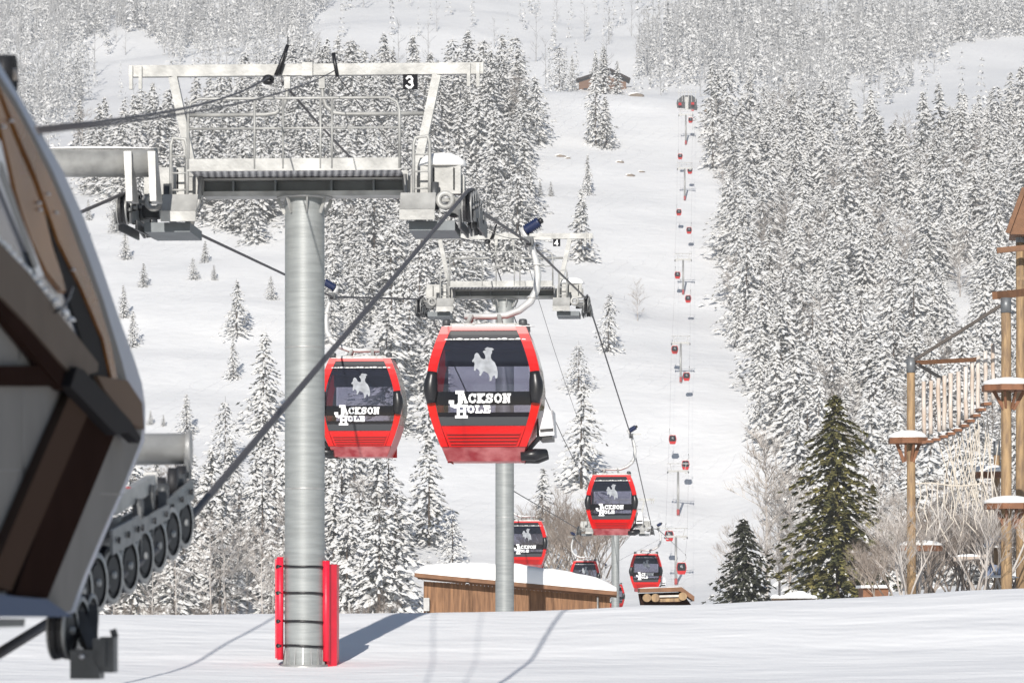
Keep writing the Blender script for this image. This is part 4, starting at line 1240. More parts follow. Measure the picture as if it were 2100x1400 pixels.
# ---- haul rope strands
def strand(side, grips, start, label):
    pts = list(start)
    for n_, Y, in ((3, T3Y), (4, T4Y), (5, T5Y)):
        h, p = tw[n_]
        for yo in (-1.5, -.75, 0, .75, 1.5):
            lz = -.13 - (.11 * -yo if yo < 0 else .05 * yo) - .03 * yo * yo + .235
            q = Matrix.Translation(p) @ Matrix.Rotation(YAW, 4, 'Z') @ Vector((side * 2.52, yo, lz))
            pts.append(q)
    for X, Y, Z in fartw: pts.append(Vector((X + side * GA, Y, Z)))
    pts += grips
    top = invert(1406, 215); pts.append(Vector((liftX(top) + side * 2, top + 2, gz(liftX(top), top) + 6)))
    pts.sort(key=lambda v: v.y)
    # valley sag between tower 5 and the first far tower
    mb = MB(); mb.tube(pts, [.027 if q.y < 300 else .016 for q in pts], 8)
    return tag(mb.build('haul_rope', M['rope']), label, 'haul rope', 'haul rope strands')
def nearpt(px, py, Y): return W(px, py, Y)
strand(1, gripsR, [Vector((liftX(14.5) + GA, 14.5, -.42)), nearpt(183, 1225, 18.9), nearpt(250, 1178, 19.9), nearpt(320, 1126, 21.1), nearpt(376, 1078, 22.3)], 'dark haul rope rising from the near sheave wheels over the right side of tower 3')
pL = tw[3][1]
strand(-1, gripsL, [Vector((liftX(22) - GA, 22, .6))], 'dark steel haul rope running over the left sheaves of tower 3 and tower 4')

# ---- communication cables
def cable(pts, r, label, sag=.012):
    mb = MB(); P = [Vector(p) for p in pts]; out = []
    for a, b in zip(P, P[1:]):
        L = (b - a).length
        for i in range(12):
            t = i / 12; q = a.lerp(b, t); q.z -= 4 * t * (1 - t) * L * sag; out.append(q)
    out.append(P[-1]); mb.tube(out, r, 6)
    return tag(mb.build('signal_cable', M['rope']), label, 'cable', 'signal cables between the towers')
h3 = tw[3][0]; 
def hp(n_, x, y, z):
    h, p = tw[n_]
    return Matrix.Translation(p) @ Matrix.Rotation(YAW, 4, 'Z') @ Vector((x, y, z))
cable([W(72, 264, 13.9), hp(3, -.5, -.2, 1.78)], .011, 'thicker upper dark cable from the station hood to the black clamp on tower 3', .003)
cable([W(78, 272, 13.9), hp(3, .47, -.1, 1.88)], .008, 'thinner lower dark cable from the station hood to the small mast on tower 3', .003)
cable([hp(3, -.35, 0, 1.74), hp(4, -.5, -.2, 1.7), hp(5, -.5, -.2, 1.7)], .02, 'dark cable sloping down behind the railing of tower 3 towards tower 4')
cable([hp(3, .5, 0, 1.8), hp(4, .5, -.2, 1.8), hp(5, .5, -.2, 1.8)], .009, 'fine dark wire from the small mast on tower 3 down to tower 4')

# ------------------------------------------------------------------ station hood at left
def HP(px, py, X):
    Y = -X * F / (CX - px); return Vector((X, Y, (HY - py) / F * Y))
def slab(mb, pts, X, t, m=0):
    a = [HP(x, y, X) for x, y in pts]; b = [Vector((p.x - t, p.y, p.z)) for p in a]
    mb.prism(a, b, m)
hood = empty('station_hood', (-1.9, 15, -.05)); 
tag(hood, 'white lift station hood with glossy brown window trim filling the left edge', 'station hood')
def hb(mb, name, mats, parent=hood):
    o = mb.build(name, mats, parent); o.matrix_parent_inverse = Matrix.Translation((1.9, -15, .05)); return o
OUT = [(-90, 40), (-40, 80), (0, 132), (40, 198), (88, 278), (130, 352), (172, 446), (208, 545), (242, 645), (275, 735), (291, 785), (298, 832), (298, 872), (296, 905), (262, 990), (222, 1082), (182, 1176), (152, 1256), (96, 1262), (-90, 1262)]
INN = [(-90, 60), (-45, 98), (0, 155), (34, 208), (70, 275), (108, 350), (145, 435), (178, 520), (212, 615), (250, 740), (268, 812), (290, 850), (292, 878), (288, 905), (255, 990), (214, 1082), (174, 1176), (145, 1253), (96, 1258), (-90, 1258)]
mb = MB()
a = [HP(x, y, -2.0) for x, y in OUT]; b = [Vector((-7.5, p.y, p.z)) for p in a]
n = len(a)
c = [HP(x, y, -1.89) for x, y in INN]
mb.add(a + b, [(i, n + i, n + (i + 1) % n, (i + 1) % n) for i in range(n)], 0, False)
mb.add(b, [tuple(range(n))], 0)
mb.add(a + c, [(i, (i + 1) % n, n + (i + 1) % n, n + i) for i in range(n)], 1, True)
hb(mb, 'shell', [M['hoodwhite'], M['hoodedge']])
mb = MB(); mb.add(c, [tuple(range(n))[::-1]], 0); hb(mb, 'side_panel', M['hoodwhite'])
# glossy brown outer band
def band(outer, inner, X, t, name, m, parent=hood):
    mb = MB(); k = min(len(outer), len(inner))
    for i in range(k - 1):
        slab(mb, [outer[i], outer[i + 1], inner[i + 1], inner[i]], X, t)
    # weld coincident interior walls away
    import bmesh
    o = mb.build(name, m, None); bm = bmesh.new(); bm.from_mesh(o.data)
    bmesh.ops.remove_doubles(bm, verts=bm.verts, dist=1e-4)
    seen = {}
    for f in list(bm.faces):
        key = tuple(sorted(v.index for v in f.verts)); seen.setdefault(key, []).append(f)
    dead = [f for v in seen.values() if len(v) > 1 for f in v]
    bmesh.ops.delete(bm, geom=dead, context='FACES_ONLY')
    bmesh.ops.recalc_face_normals(bm, faces=bm.faces)
    bmesh.ops.bevel(bm, geom=[e for e in bm.edges if len(e.link_faces) == 2 and e.calc_face_angle(0) > .8], offset=.012, segments=2, affect='EDGES')
    bm.to_mesh(o.data); bm.free()
    for p in o.data.polygons: p.use_smooth = False
    o.parent = parent; o.matrix_parent_inverse = Matrix.Translation((1.9, -15, .05)) if parent is hood else Matrix.Identity(4)
    return o
oB = [(-40, 112), (0, 170), (30, 214), (62, 272), (100, 350), (133, 425), (160, 500), (198, 600), (228, 700), (246, 795)]
iB = [(-40, 130), (0, 190), (20, 240), (45, 300), (72, 362), (100, 440), (121, 500), (170, 600), (212, 700), (234, 800)]
band(oB, iB, -1.86, .05, 'window_trim', M['brown'])
oB2 = [(-40, 138), (0, 198), (17, 246), (41, 306), (68, 368), (94, 440), (108, 500), (128, 560), (138, 604)]
iB2 = [(-40, 200), (0, 262), (12, 308), (22, 350), (33, 400), (48, 450), (66, 500), (95, 560), (127, 602)]
band(oB2, iB2, -1.865, .04, 'window_trim', M['brown'])
mb = MB()  # window glass behind: mirror-like
gp = [(-60, 200), (0, 235), (60, 360), (112, 520), (145, 600), (205, 735), (150, 700), (60, 560), (0, 490), (-60, 470)]
slab(mb, gp, -1.882, .01)
M['mirror'] = mat('window_glass', (.1, .12, .16), .12, 0, spec=.35)
hb(mb, 'window', M['mirror'])
def bar2(pts, name, m, X=-1.85, t=.05):
    mb = MB(); slab(mb, pts, X, t); return hb(mb, name, m)
bar2([(0, 330), (6, 335), (78, 545), (70, 552), (0, 362)], 'window_bar', M['black'], -1.868, .01)
bar2([(-20, 270), (2, 290), (26, 400), (90, 565), (78, 570), (16, 420), (-20, 330)], 'window_bar', M['alum'], -1.870, .008)
bar2([(94, 440), (101, 442), (121, 502), (170, 602), (212, 702), (236, 800), (225, 818), (198, 800), (165, 690), (138, 606), (109, 502)], 'gasket', mat('black_gasket', (.008, .007, .008), .7, spec=.05), -1.872, .008)
bar2([(-60, 470), (0, 498), (60, 560), (128, 650), (202, 745), (200, 762), (160, 775), (148, 770), (60, 668), (0, 606), (-60, 560)], 'sill_beam', M['taupe'], -1.83, .06)
bar2([(-60, 565), (0, 610), (60, 672), (150, 778), (130, 800), (50, 700), (0, 640), (-60, 600)], 'sill_beam', M['brownd'], -1.84, .04)
bar2([(158, 752), (172, 758), (268, 862), (290, 898), (284, 908), (262, 886), (240, 892), (145, 792)], 'corner_bracket', mat('black_bracket', (.012, .01, .011), .7, spec=.05), -1.80, .05)
bar2([(-90, 750), (128, 750), (150, 792), (-90, 792)], 'side_trim', M['brownd'], -1.86, .03)
bar2([(150, 800), (176, 812), (240, 880), (98, 1226), (30, 1222), (80, 1080)], 'side_trim', M['brownd'], -1.855, .034)
bar2([(148, 800), (182, 845), (22, 1212), (-40, 1190), (0, 1140), (60, 1000)], 'side_trim', M['taupe'], -1.848, .04).data.materials[0] = M['brownd2'] if 'brownd2' in M else mat('mid_brown_trim', (.07, .045, .034), .6, spec=0)  # lighter brown left part of the diagonal stripe
bar2([(200, 770), (262, 780), (292, 826), (296, 880), (270, 868), (215, 800)], 'nose_trim', mat('brown_nose', (.13, .08, .05), .6, spec=.05), -1.853, .035)
bar2([(-90, 1203), (30, 1222), (98, 1228), (150, 1264), (-90, 1264)], 'skirt', mat('blue_grey_skirt', (.07, .1, .17), .6, spec=.05), -1.83, .06)
bar2([(-90, 1266), (52, 1268), (50, 1284), (-90, 1288)], 'lower_bracket', M['steeldark'], -1.95, .3)
mb = MB(); p0 = HP(100, 642, -1.80); 
mb.tube([HP(112, 640, -1.81), HP(128, 632, -1.79), HP(142, 610, -1.80), HP(148, 590, -1.83)], .006, 6); hb(mb, 'wire', M['black'])
mb = MB()
rg = random.Random(12)
for i in range(16):
    t = i / 15; x, y = -20 + 165 * t, 478 + 180 * t
    q = HP(x, y, -1.86); mb.lump(q, .02, rg.uniform(.03, .07), rg.uniform(.012, .03), 0, 8, 2, .2)
hb(mb, 'snow_cap', M['snow'])
for pts_ in ([(-60, 962), (104, 962), (103, 965), (-60, 965)], [(48, 800), (50, 800), (50, 1100), (48, 1100)], [(205, 1010), (250, 1012), (249, 1015), (204, 1013)], [(40, 640), (42, 640), (42, 748), (40, 748)]):
    bar2(pts_, 'panel_joint', M['black'], -1.888, .004)
# rivets that catch the sun on the brown band
mb = MB()
for x, y in ((6, 262), (22, 250), (80, 418), (82, 432), (115, 438), (150, 555), (98, 400)):
    q = HP(x, y, -1.855); mb.lump(q, .012, .012, .012, 0, 8, 2, 0)
hb(mb, 'bolt', M['alum'])
# small wheel at the very top left behind the hood
e = empty('pulley', W(10, 152, 16)); tag(e, 'small dark pulley peeking out above the station hood', 'pulley')
mb = MB(); mb.lathe([(0, -.03), (.07, -.03), (.09, -.05), (.09, .05), (.07, .03), (0, .03)], 20, 0, Matrix.Rotation(R(90), 4, 'Y') @ Matrix.Rotation(0, 4, 'X')); mb.build('tyre', M['rubber'], e)
mb = MB(); mb.lathe([(.0, -.056), (.03, -.056), (.03, .056), (0, .056)], 12, 0, Matrix.Rotation(R(90), 4, 'Y')); mb.bar((-.3, 0, -.3), (-.06, 0, 0), .04, .05); mb.build('axle', M['greylog'], e)

# ---- near sheave train under its steel tube
st = empty('sheave_assembly', W(390, 918, 22.6)); tag(st, 'near round steel tube with a row of black sheave wheels, beside the station hood', 'sheave assembly')
inv = Matrix.Translation(-st.location)
def sb(mb, name, mats, parent=st):
    o = mb.build(name, mats, parent)
    if parent is st: o.matrix_parent_inverse = inv
    return o
Yt = 22.6; k = Yt / F
a = W(386, 920, Yt); b = W(-140, 925, Yt)
mb = MB(); mb.tube([b, a], .105, 32); sb(mb, 'tube', M['galvd'])
mb = MB(); Mx = Matrix.Translation(a) @ Matrix.Rotation(R(90), 4, 'Y')
mb.lathe([(0, 0), (.125, 0), (.125, .02), (0, .02)], 28, 0, Mx); mb.lathe([(.105, -.012), (.118, -.012), (.118, 0)], 28, 0, Mx)
sb(mb, 'end_flange', M['galvd'])
mb = MB(); mb.tube([W(-140, 925, Yt), W(-140, 925, Yt) - Vector((0, 0, 2.6))], .16, 20); sb(mb, 'post', M['galvd'])
mb = MB(); q = W(390, 950, Yt)
mb.box(q.x - .03, q.x, q.y - .1, q.y + .1, q.z - .1, q.z + .08); sb(mb, 'hanger_plate', M['steeldark'])
ws_ = [(371, 1065, 22.1), (345, 1088, 21.6), (316, 1112, 21.1), (287, 1133, 20.55), (256, 1153, 20.0), (222, 1172, 19.45), (190, 1188, 18.9), (158, 1204, 18.35)]
NW = wheel_mb(.165, .03).mesh('near_wheel', [M['rubber'], M['galvd']])
prev = None
for (x, y, Y) in ws_:
    o = put_mesh('wheel', NW, st); o.matrix_parent_inverse = inv; o.location = W(x, y + 6, Y); o.rotation_euler = (0, 0, R(-13))
def plate(px0, py0, Y0, px1, py1, Y1, h, dx, name):
    mb = MB(); mb.bar(W(px0, py0, Y0) + Vector((dx, 0, 0)), W(px1, py1, Y1) + Vector((dx, 0, 0)), .018, h)
    for t in (.15, .5, .85):
        q = W(px0, py0, Y0).lerp(W(px1, py1, Y1), t) + Vector((dx + .015, 0, 0)); mb.lathe([(0, 0), (.02, 0), (.02, .012), (0, .015)], 8, 1, Matrix.Translation(q) @ Matrix.Rotation(R(90), 4, 'Y'))
    return sb(mb, name, [M['steelmid'], M['black']])
M['steelmid'] = mat('mid_grey_steel', (.2, .21, .22), .45, .4, noise=.3, nscale=6)
for dx in (-.055, .055):
    plate(322, 1046, 21.6, 378, 1002, 22.3, .13, dx, 'rocker_plate')
    plate(208, 1112, 19.2, 266, 1080, 20.1, .14, dx, 'rocker_plate')
    plate(250, 1088, 20.1, 322, 1048, 21.4, .09, dx * 1.3, 'rocker_beam')
for (x, y, Y, w_, h_) in ((367, 1025, 22.2, .06, .24), (335, 1040, 21.5, .05, .2), (283, 1090, 20.5, .05, .3), (305, 1060, 21.0, .06, .3)):
    q = W(x, y, Y); mb = MB(); mb.box(q.x - w_ / 2, q.x + w_ / 2, q.y - .05, q.y + .05, q.z - h_ / 2, q.z + h_ / 2)
    mb.lathe([(0, -w_ * .6), (.05, -w_ * .6), (.05, w_ * .6), (0, w_ * .6)], 14, 0, Matrix.Translation(q + Vector((0, 0, h_ / 2))) @ Matrix.Rotation(R(90), 4, 'Y'))
    sb(mb, 'axle_bracket', M['steeldark'])
mb = MB(); mb.bar(W(228, 1040, 19.8), W(312, 988, 21.2), .05, .1); mb.bar(W(296, 985, 21.2) , W(322, 985, 21.2), .05, .1)
sb(mb, 'arm', M['galvd'])
for (x, y, Y) in ((355, 990, 22.0), (372, 985, 22.4), (330, 1010, 21.6)):
    mb = MB(); mb.lathe([(0, -.03), (.1, -.03), (.1, .03), (0, .03)], 20, 0, Matrix.Translation(W(x, y, Y)) @ Matrix.Rotation(R(90), 4, 'Y'))
    sb(mb, 'upper_roller', M['rubber'])
mb = MB(); q = W(263, 1006, 20.4); mb.lump(q, .03, .03, .025, 0, 10, 3, 0); mb.lump(q, .03, .03, -.02, 0, 10, 3, 0); sb(mb, 'red_cap', M['red'])

# ---- low guide wheels under the hood
gw = empty('guide_wheel_bracket', W(175, 1390, 16)); tag(gw, 'dark steel bracket with black guide wheels hanging under the station hood', 'wheel bracket')
ginv = Matrix.Translation(-gw.location)
def gb(mb, name, mats):
    o = mb.build(name, mats, gw); o.matrix_parent_inverse = ginv; return o
NW2 = wheel_mb(.135, .04).mesh('sheave_wheel', [M['rubber'], M['galvd']])
for (x, y, Y, s) in ((128, 1292, 16.0, 1.0), (152, 1280, 16.4, 1.0), (178, 1262, 16.9, .8)):
    o = put_mesh('wheel', NW2, gw); o.matrix_parent_inverse = ginv; o.location = W(x, y, Y); o.rotation_euler = (0, 0, R(-8)); o.scale = (s,) * 3
mb = MB()
q = W(178, 1362, 15.9); mb.box(q.x - .065, q.x + .07, q.y - .1, q.y + .1, q.z - .065, q.z + .07)
mb.bar(W(110, 1318, 16), W(160, 1350, 16), .03, .03); mb.bar(W(190, 1250, 16.6), W(190, 1360, 16), .05, .06)
mb.bar(W(160, 1262, 16.3), W(192, 1338, 15.9), .06, .05)
gb(mb, 'bracket', M['steeldark'])
mb = MB(); q = W(222, 1338, 15.9); mb.box(q.x - .03, q.x + .035, q.y - .08, q.y + .08, q.z - .09, q.z + .075); q = W(206, 1335, 15.85); mb.box(q.x - .03, q.x + .03, q.y - .05, q.y + .05, q.z - .07, q.z + .06)
mb.bar(W(228, 1300, 15.9), W(240, 1296, 15.9), .03, .04)
gb(mb, 'switch_box', M['steeldark'])
mb = MB(); mb.lathe([(0, 0), (.012, 0), (.012, .02), (0, .024)], 10, 0, Matrix.Translation(W(168, 1345, 15.75)) @ Matrix.Rotation(R(90), 4, 'X')); gb(mb, 'bolt', M['alum'])

# ---- second gantry tube at left, in front of tower 3
GY = 49.6
gt = empty('gantry', W(-600, 1380, GY)); tag(gt, 'pale round steel crossarm tube with two hanging plates, between the station hood and tower 3', 'gantry')
tinv = Matrix.Translation(-gt.location)
def tb(mb, name, mats):
    o = mb.build(name, mats, gt); o.matrix_parent_inverse = tinv; return o
a = W(318, 335, GY); b = W(-640, 335, GY)
mb = MB(); mb.tube([b, a], .2, 36); tb(mb, 'tube', M['galv'])
mb = MB(); mb.lathe([(0, 0), (.22, 0), (.22, .03), (0, .03)], 30, 0, Matrix.Translation(a) @ Matrix.Rotation(R(90), 4, 'Y')); tb(mb, 'end_flange', M['beam'])
mb = MB(); mb.tube([W(-600, 335, GY), W(-600, 1400, GY)], .3, 24); tb(mb, 'post', M['galv'])
for x in (262, 311):
    mb = MB(); p = W(x, 310, GY - .3); q = W(x + 3, 412, GY - .3)
    A = [(-.085, 0), (.085, 0)]
    mb.prism([(p.x - .06, p.y, p.z), (p.x + .05, p.y, p.z), (q.x + .045, q.y, q.z), (q.x - .045, q.y, q.z)], [(p.x - .06, p.y + .35, p.z), (p.x + .05, p.y + .35, p.z), (q.x + .1, q.y + .35, q.z), (q.x - .045, q.y + .35, q.z)])
    tb(mb, 'hanging_plate', M['galvd'])
mb = MB(); mb.lump(W(200, 305, GY), .9, .08, .03, 0, 12, 3, .2); tb(mb, 'snow_cap', M['snow'])

# ------------------------------------------------------------------ shed
sh = empty('shed', W(1050, 1252, 112)); tag(sh, 'low brown board shed with a thick snow roof behind tower 4', 'shed')
sinv = Matrix.Translation(-sh.location)
def shb(mb, name, mats):
    o = mb.build(name, mats, sh); o.matrix_parent_inverse = sinv; return o
Y0, Y1 = 111.5, 116.0
def SW(px, py, Y=Y0): 
    p = W(px, py, Y0); p.y = Y; return p
zb = -1.6
mb = MB()
# boards with battens
x0, x1 = SW(868, 0).x, SW(1252, 0).x
def topz(x):
    px = CX + F * x / Y0; return (HY - np.interp(px, [850, 960, 1265], [1190, 1196, 1224])) / F * Y0
def topf(x): return float(topz(x))
mb.prism([(x0, Y0 + .5, zb), (x1, Y0 + .5, zb), (x1, Y0 + .5, topf(x1)), (x0, Y0 + .5, topf(x0))], [(x0, Y1, zb), (x1, Y1, zb), (x1, Y1, topf(x1)), (x0, Y1, topf(x0))])
xx = x0
while xx < x1 - .05:
    mb.box(xx + .004, xx + .118, Y0 + .48, Y0 + .503, zb, topf(xx + .06) - .002); xx += .125
shb(mb, 'wall', M['wood'])
mb = MB()
f0, f1, f2 = SW(850, 1174), SW(955, 1184), SW(1265, 1212)
for (p, q) in ((f0, f1), (f1, f2)):
    mb.prism([(p.x, Y0 - .1, p.z), (q.x, Y0 - .1, q.z), (q.x, Y0 - .1, q.z - .13), (p.x, Y0 - .1, p.z - .13)], [(p.x, Y1 + .2, p.z), (q.x, Y1 + .2, q.z), (q.x, Y1 + .2, q.z - .13), (p.x, Y1 + .2, p.z - .13)])
    mb.prism([(p.x + .1, Y0 + .05, p.z - .132), (q.x - .002, Y0 + .05, q.z - .132), (q.x - .002, Y0 + .05, q.z - .2), (p.x + .1, Y0 + .05, p.z - .2)], [(p.x + .1, Y0 + .5, p.z - .132), (q.x - .002, Y0 + .5, q.z - .132), (q.x - .002, Y0 + .5, q.z - .2), (p.x + .1, Y0 + .5, p.z - .2)])
shb(mb, 'roof', M['fascia'])
mb = MB()  # snow slab
n = 40; m_ = 8; vs = []
edge = lambda px: np.interp(px, [850, 955, 1265], [1174, 1184, 1212])
topc = lambda px: np.interp(px, [850, 870, 930, 1050, 1150, 1220, 1265], [1171, 1158, 1152, 1154, 1168, 1181, 1203])
rg = random.Random(3)
for i in range(n + 1):
    px = 851 + (1264 - 851) * i / n
    zb_, zt = (HY - edge(px)) / F * Y0 + .003, (HY - topc(px)) / F * Y0
    wv = .03 * math.sin(i * .7) + .02 * math.sin(i * 1.9)
    x = (px - CX) / F * Y0
    for j in range(m_ + 1):
        t = j / m_; y = Y0 - .08 + (Y1 + .25 - Y0) * t
        prof = [0, .75, .95, 1, 1, 1, .95, .8, 0][j]
        y2 = Y0 - .08 + [0, .0, .12, .5, 1.5, 3, 4.0, 4.5, 4.6][j] + (wv if j < 3 else 0) * .6
        vs.append((x, y2, zb_ + (zt - zb_) * prof * (1 + wv * .8)))
fs = [(i * (m_ + 1) + j, (i + 1) * (m_ + 1) + j, (i + 1) * (m_ + 1) + j + 1, i * (m_ + 1) + j + 1) for i in range(n) for j in range(m_)]
fs += [tuple(range(m_ + 1)), tuple(n * (m_ + 1) + j for j in range(m_, -1, -1))]
mb.add(vs, fs, 0, True); shb(mb, 'snow_cap', M['snow'])
mb = MB(); p, q = SW(868, 1225), SW(880, 1252); mb.box(p.x, q.x, Y0 + .25, Y0 + .46, q.z, p.z); mb.tube([((p.x + q.x) / 2, Y0 + .35, q.z), ((p.x + q.x) / 2, Y0 + .35, q.z - 1)], .02, 6)
shb(mb, 'electric_box', M['galvd'])
mb = MB(); p = SW(1226, 1222); mb.tube([(p.x, Y0 + .2, p.z), (p.x, Y0 + .2, -1)], .03, 6); shb(mb, 'downpipe', M['galvd'])

# ---- log rack
lr = empty('log_rack', W(1365, 1236, 100)); tag(lr, 'low rack of thick round logs under a snowy plank top, below the far towers', 'log rack')
linv = Matrix.Translation(-lr.location)
def lb(mb, name, mats):
    o = mb.build(name, mats, lr); o.matrix_parent_inverse = linv; return o
YL = 100.0
mb = MB()
A = [W(1312, 1206, YL), W(1398, 1203, YL), W(1424, 1222, YL), W(1424, 1232, YL), W(1396, 1212, YL), W(1312, 1214, YL)]
mb.prism(A, [p + Vector((0, 1.6, 0)) for p in A]); lb(mb, 'plank_top', M['fascia'])
mb = MB(); A = [W(1312, 1216, YL), W(1400, 1213, YL), W(1420, 1240, YL), W(1316, 1240, YL)]; A = [p + Vector((0, .5, 0)) for p in A]
mb.prism(A, [p + Vector((0, .8, 0)) for p in A]); lb(mb, 'back_board', M['brownd'])
for x, y in ((1327, 1225), (1344, 1225), (1400, 1222)):
    mb = MB(); p = W(x, y, YL); mb.tube([p + Vector((0, -.1, 0)), p + Vector((0, 1.2, 0))], .12, 16); lb(mb, 'log', M['log'])
mb = MB(); mb.bar(W(1352, 1222, YL), W(1394, 1221, YL), .05, .06); lb(mb, 'rail', M['greylog'])
mb = MB(); mb.bar(W(1344, 1230, YL) + Vector((0, .1, 0)), W(1398, 1229, YL) + Vector((0, .1, 0)), .1, .1); lb(mb, 'rail', M['log'])
mb = MB(); p = W(1350, 1206, YL); mb.lump(p + Vector((0, .8, .0)), .55, .7, .05, rnd=.1); p = W(1385, 1204, YL); mb.lump(p + Vector((0, .8, .0)), .3, .6, .04, rnd=.1); lb(mb, 'snow_cap', M['snow'])

# snowy fallen log heap at the right of the run
fl = empty('fallen_log', W(1625, 1226, 110)); tag(fl, 'snow-covered fallen log lying on the crest in front of the tall green spruce', 'log')
mb = MB(); z = .3
mb.tube([W(1582, 1227, 108), W(1672, 1225, 108)], .07, 8); o = mb.build('bole', M['bark'], fl); o.matrix_parent_inverse = Matrix.Translation(-fl.location)
mb = MB()
for x, s in ((1590, .12), (1604, .1), (1622, .2), (1640, .24), (1655, .16), (1668, .1)): mb.lump(W(x, 1226, 108), s * 1.4, s, s, rnd=.2)
o = mb.build('snow_cap', M['snow'], fl); o.matrix_parent_inverse = Matrix.Translation(-fl.location)

# ------------------------------------------------------------------ ropes course
def local_thing(name, loc, label, cat, group=None):
    e = empty(name, loc); tag(e, label, cat, group); return e
def part(e, mb, name, mats):
    o = mb.build(name, mats, e); o.matrix_parent_inverse = Matrix.Translation(-e.location); return o
YR = 120.0; PM = F / YR
def post_thing(px, top, bot, Y, r, label):
    e = local_thing('log_post', W(px, bot, Y), label, 'post', 'log posts of the ropes course')
    mb = MB(); a, b = W(px - 1, top, Y), W(px, bot + 25, Y); rg = random.Random(px)
    P = [b.lerp(a, t / 8) + Vector((rg.uniform(-.01, .01), 0, 0)) for t in range(9)]
    mb.tube(P, [r * (1.1 - .02 * i) for i in range(9)], 14); part(e, mb, 'pole', M['log'])
    mb = MB(); mb.tube([a - Vector((0, 0, .5)), a + Vector((0, 0, .02))], r * 1.04, 14); part(e, mb, 'steel_collar', M['steelmid'])
    return e
pA = post_thing(1869, 735, 1215, YR, .15, 'thinner left log post of the ropes course carrying the round platform')
pB = post_thing(2064, 612, 1210, YR - 2, .18, 'thick tall log post of the ropes course at the right edge')
pC = post_thing(2093, 470, 1210, YR + 6, .16, 'log post of the lookout tower half cut by the right edge')
pD = post_thing(2045, 905, 1210, YR + 5, .12, 'short rear log post between the two tall ones, below the hanging logs')
def platform(px, py, Y, rx, label, thick=.2, brace=True, sn=.28):
    c = W(px, py, Y); e = local_thing('platform', c, label, 'platform', 'round platforms of the ropes course')
    mb = MB(); n = 8
    A = [(c.x + rx * math.cos(R(22.5 + 45 * i)), c.y + rx * math.sin(R(22.5 + 45 * i)), c.z) for i in range(n)]
    mb.prism(A, [(x, y, z - thick) for x, y, z in A])
    if brace:
        for s in (-1, 1):
            mb.bar((c.x + s * rx * .55, c.y - .1, c.z - thick), (c.x + s * .15, c.y - .1, c.z - .85), .08, .12)
            mb.bar((c.x + s * rx * .2, c.y - .5, c.z - thick), (c.x + s * .1, c.y - .12, c.z - .8), .08, .1)
    part(e, mb, 'deck', M['deck'])
    mb = MB(); mb.lump((c.x, c.y, c.z + .002), rx * .98, rx * .95, sn, 0, 18, 5, .05); part(e, mb, 'snow_cap', M['snow'])
    return e
platform(1862, 898, YR, .72, 'left snow-topped round platform at the low end of the plank bridge')
platform(2068, 790, YR - 2, .95, 'upper right snow-topped round platform at the high end of the plank bridge')
platform(2070, 1032, YR - 2, .9, 'lower right snow-topped round platform on the thick log post')
platform(2030, 968, YR + 5, .75, 'rear snow-covered platform between the two right platforms', brace=False)
platform(1888, 1118, YR + 1, .8, 'lowest left snow-covered platform among the brown shrubs', brace=False, sn=.2)
def beam(p0, p1, Y0_, Y1_, w, m, label):
    e = None; mb = MB(); mb.bar(W(*p0, Y0_), W(*p1, Y1_), w, w * 1.3)
    return tag(mb.build('beam', m), label, 'beam', 'beams of the ropes course')
beam((1869, 742), (2060, 622), YR, YR - 2, .08, M['brownbeam'], 'dark slanting beam rising from the left log post to the thick right post')
beam((1872, 744), (2002, 737), YR + .2, YR + 3, .12, M['fascia'], 'level brown beam running right from the top of the left log post')
beam((1882, 747), (1935, 778), YR, YR + 6, .08, M['brownbeam'], 'short dark brace sloping down from the top of the left log post')
beam((2040, 606), (2115, 598), YR - 2, YR, .2, M['fascia'], 'brown cross beam on top of the thick right log post')
# hanging logs
hl = [(1894, 782, 892), (1909, 780, 890), (1924, 775, 885), (1937, 770, 882), (1950, 765, 878), (1965, 762, 872), (1980, 752, 866), (1994, 742, 856), (2006, 730, 850), (2021, 720, 830), (2036, 705, 820)]
for i, (x, a, b) in enumerate(hl):
    Y = YR + .3 + i * .12
    mb = MB(); rg = random.Random(i)
    p, q = W(x, a, Y), W(x + rg.uniform(-1, 2), b, Y)
    P = [p.lerp(q, t / 5) + Vector((rg.uniform(-.015, .015), 0, 0)) for t in range(6)]
    mb.tube(P, [rg.uniform(.065, .085) for _ in range(6)], 10)
    tag(mb.build('hanging_log', M['greylog']), 'upright grey log in the hanging row above the plank bridge', 'log', 'row of upright hanging logs above the bridge')
br = local_thing('plank_bridge', W(1950, 900, YR), 'sagging suspension bridge of brown planks dusted with snow between the two platforms', 'bridge')
cur = [(1888, 905), (1903, 903), (1918, 899), (1933, 893), (1948, 887), (1962, 880), (1976, 871), (1988, 861), (2000, 850), (2011, 838), (2022, 826)]
for i, (x, y) in enumerate(cur):
    mb = MB(); p = W(x, y, YR + .1 * i); mb.box(p.x - .135, p.x + .13, p.y - .5, p.y + .4, p.z - .1, p.z); part(br, mb, 'plank', M['deck'])
    mb = MB(); mb.lump(p + Vector((0, -.1, .0)), .13, .4, .05, rnd=.2); part(br, mb, 'snow_cap', M['snow'])
mb = MB()
for dy in (-.5, .4): mb.tube([W(x, y + 7, YR + .1 * i) + Vector((0, dy, 0)) for i, (x, y) in enumerate(cur)], .02, 5)
part(br, mb, 'bridge_cable', M['rope'])
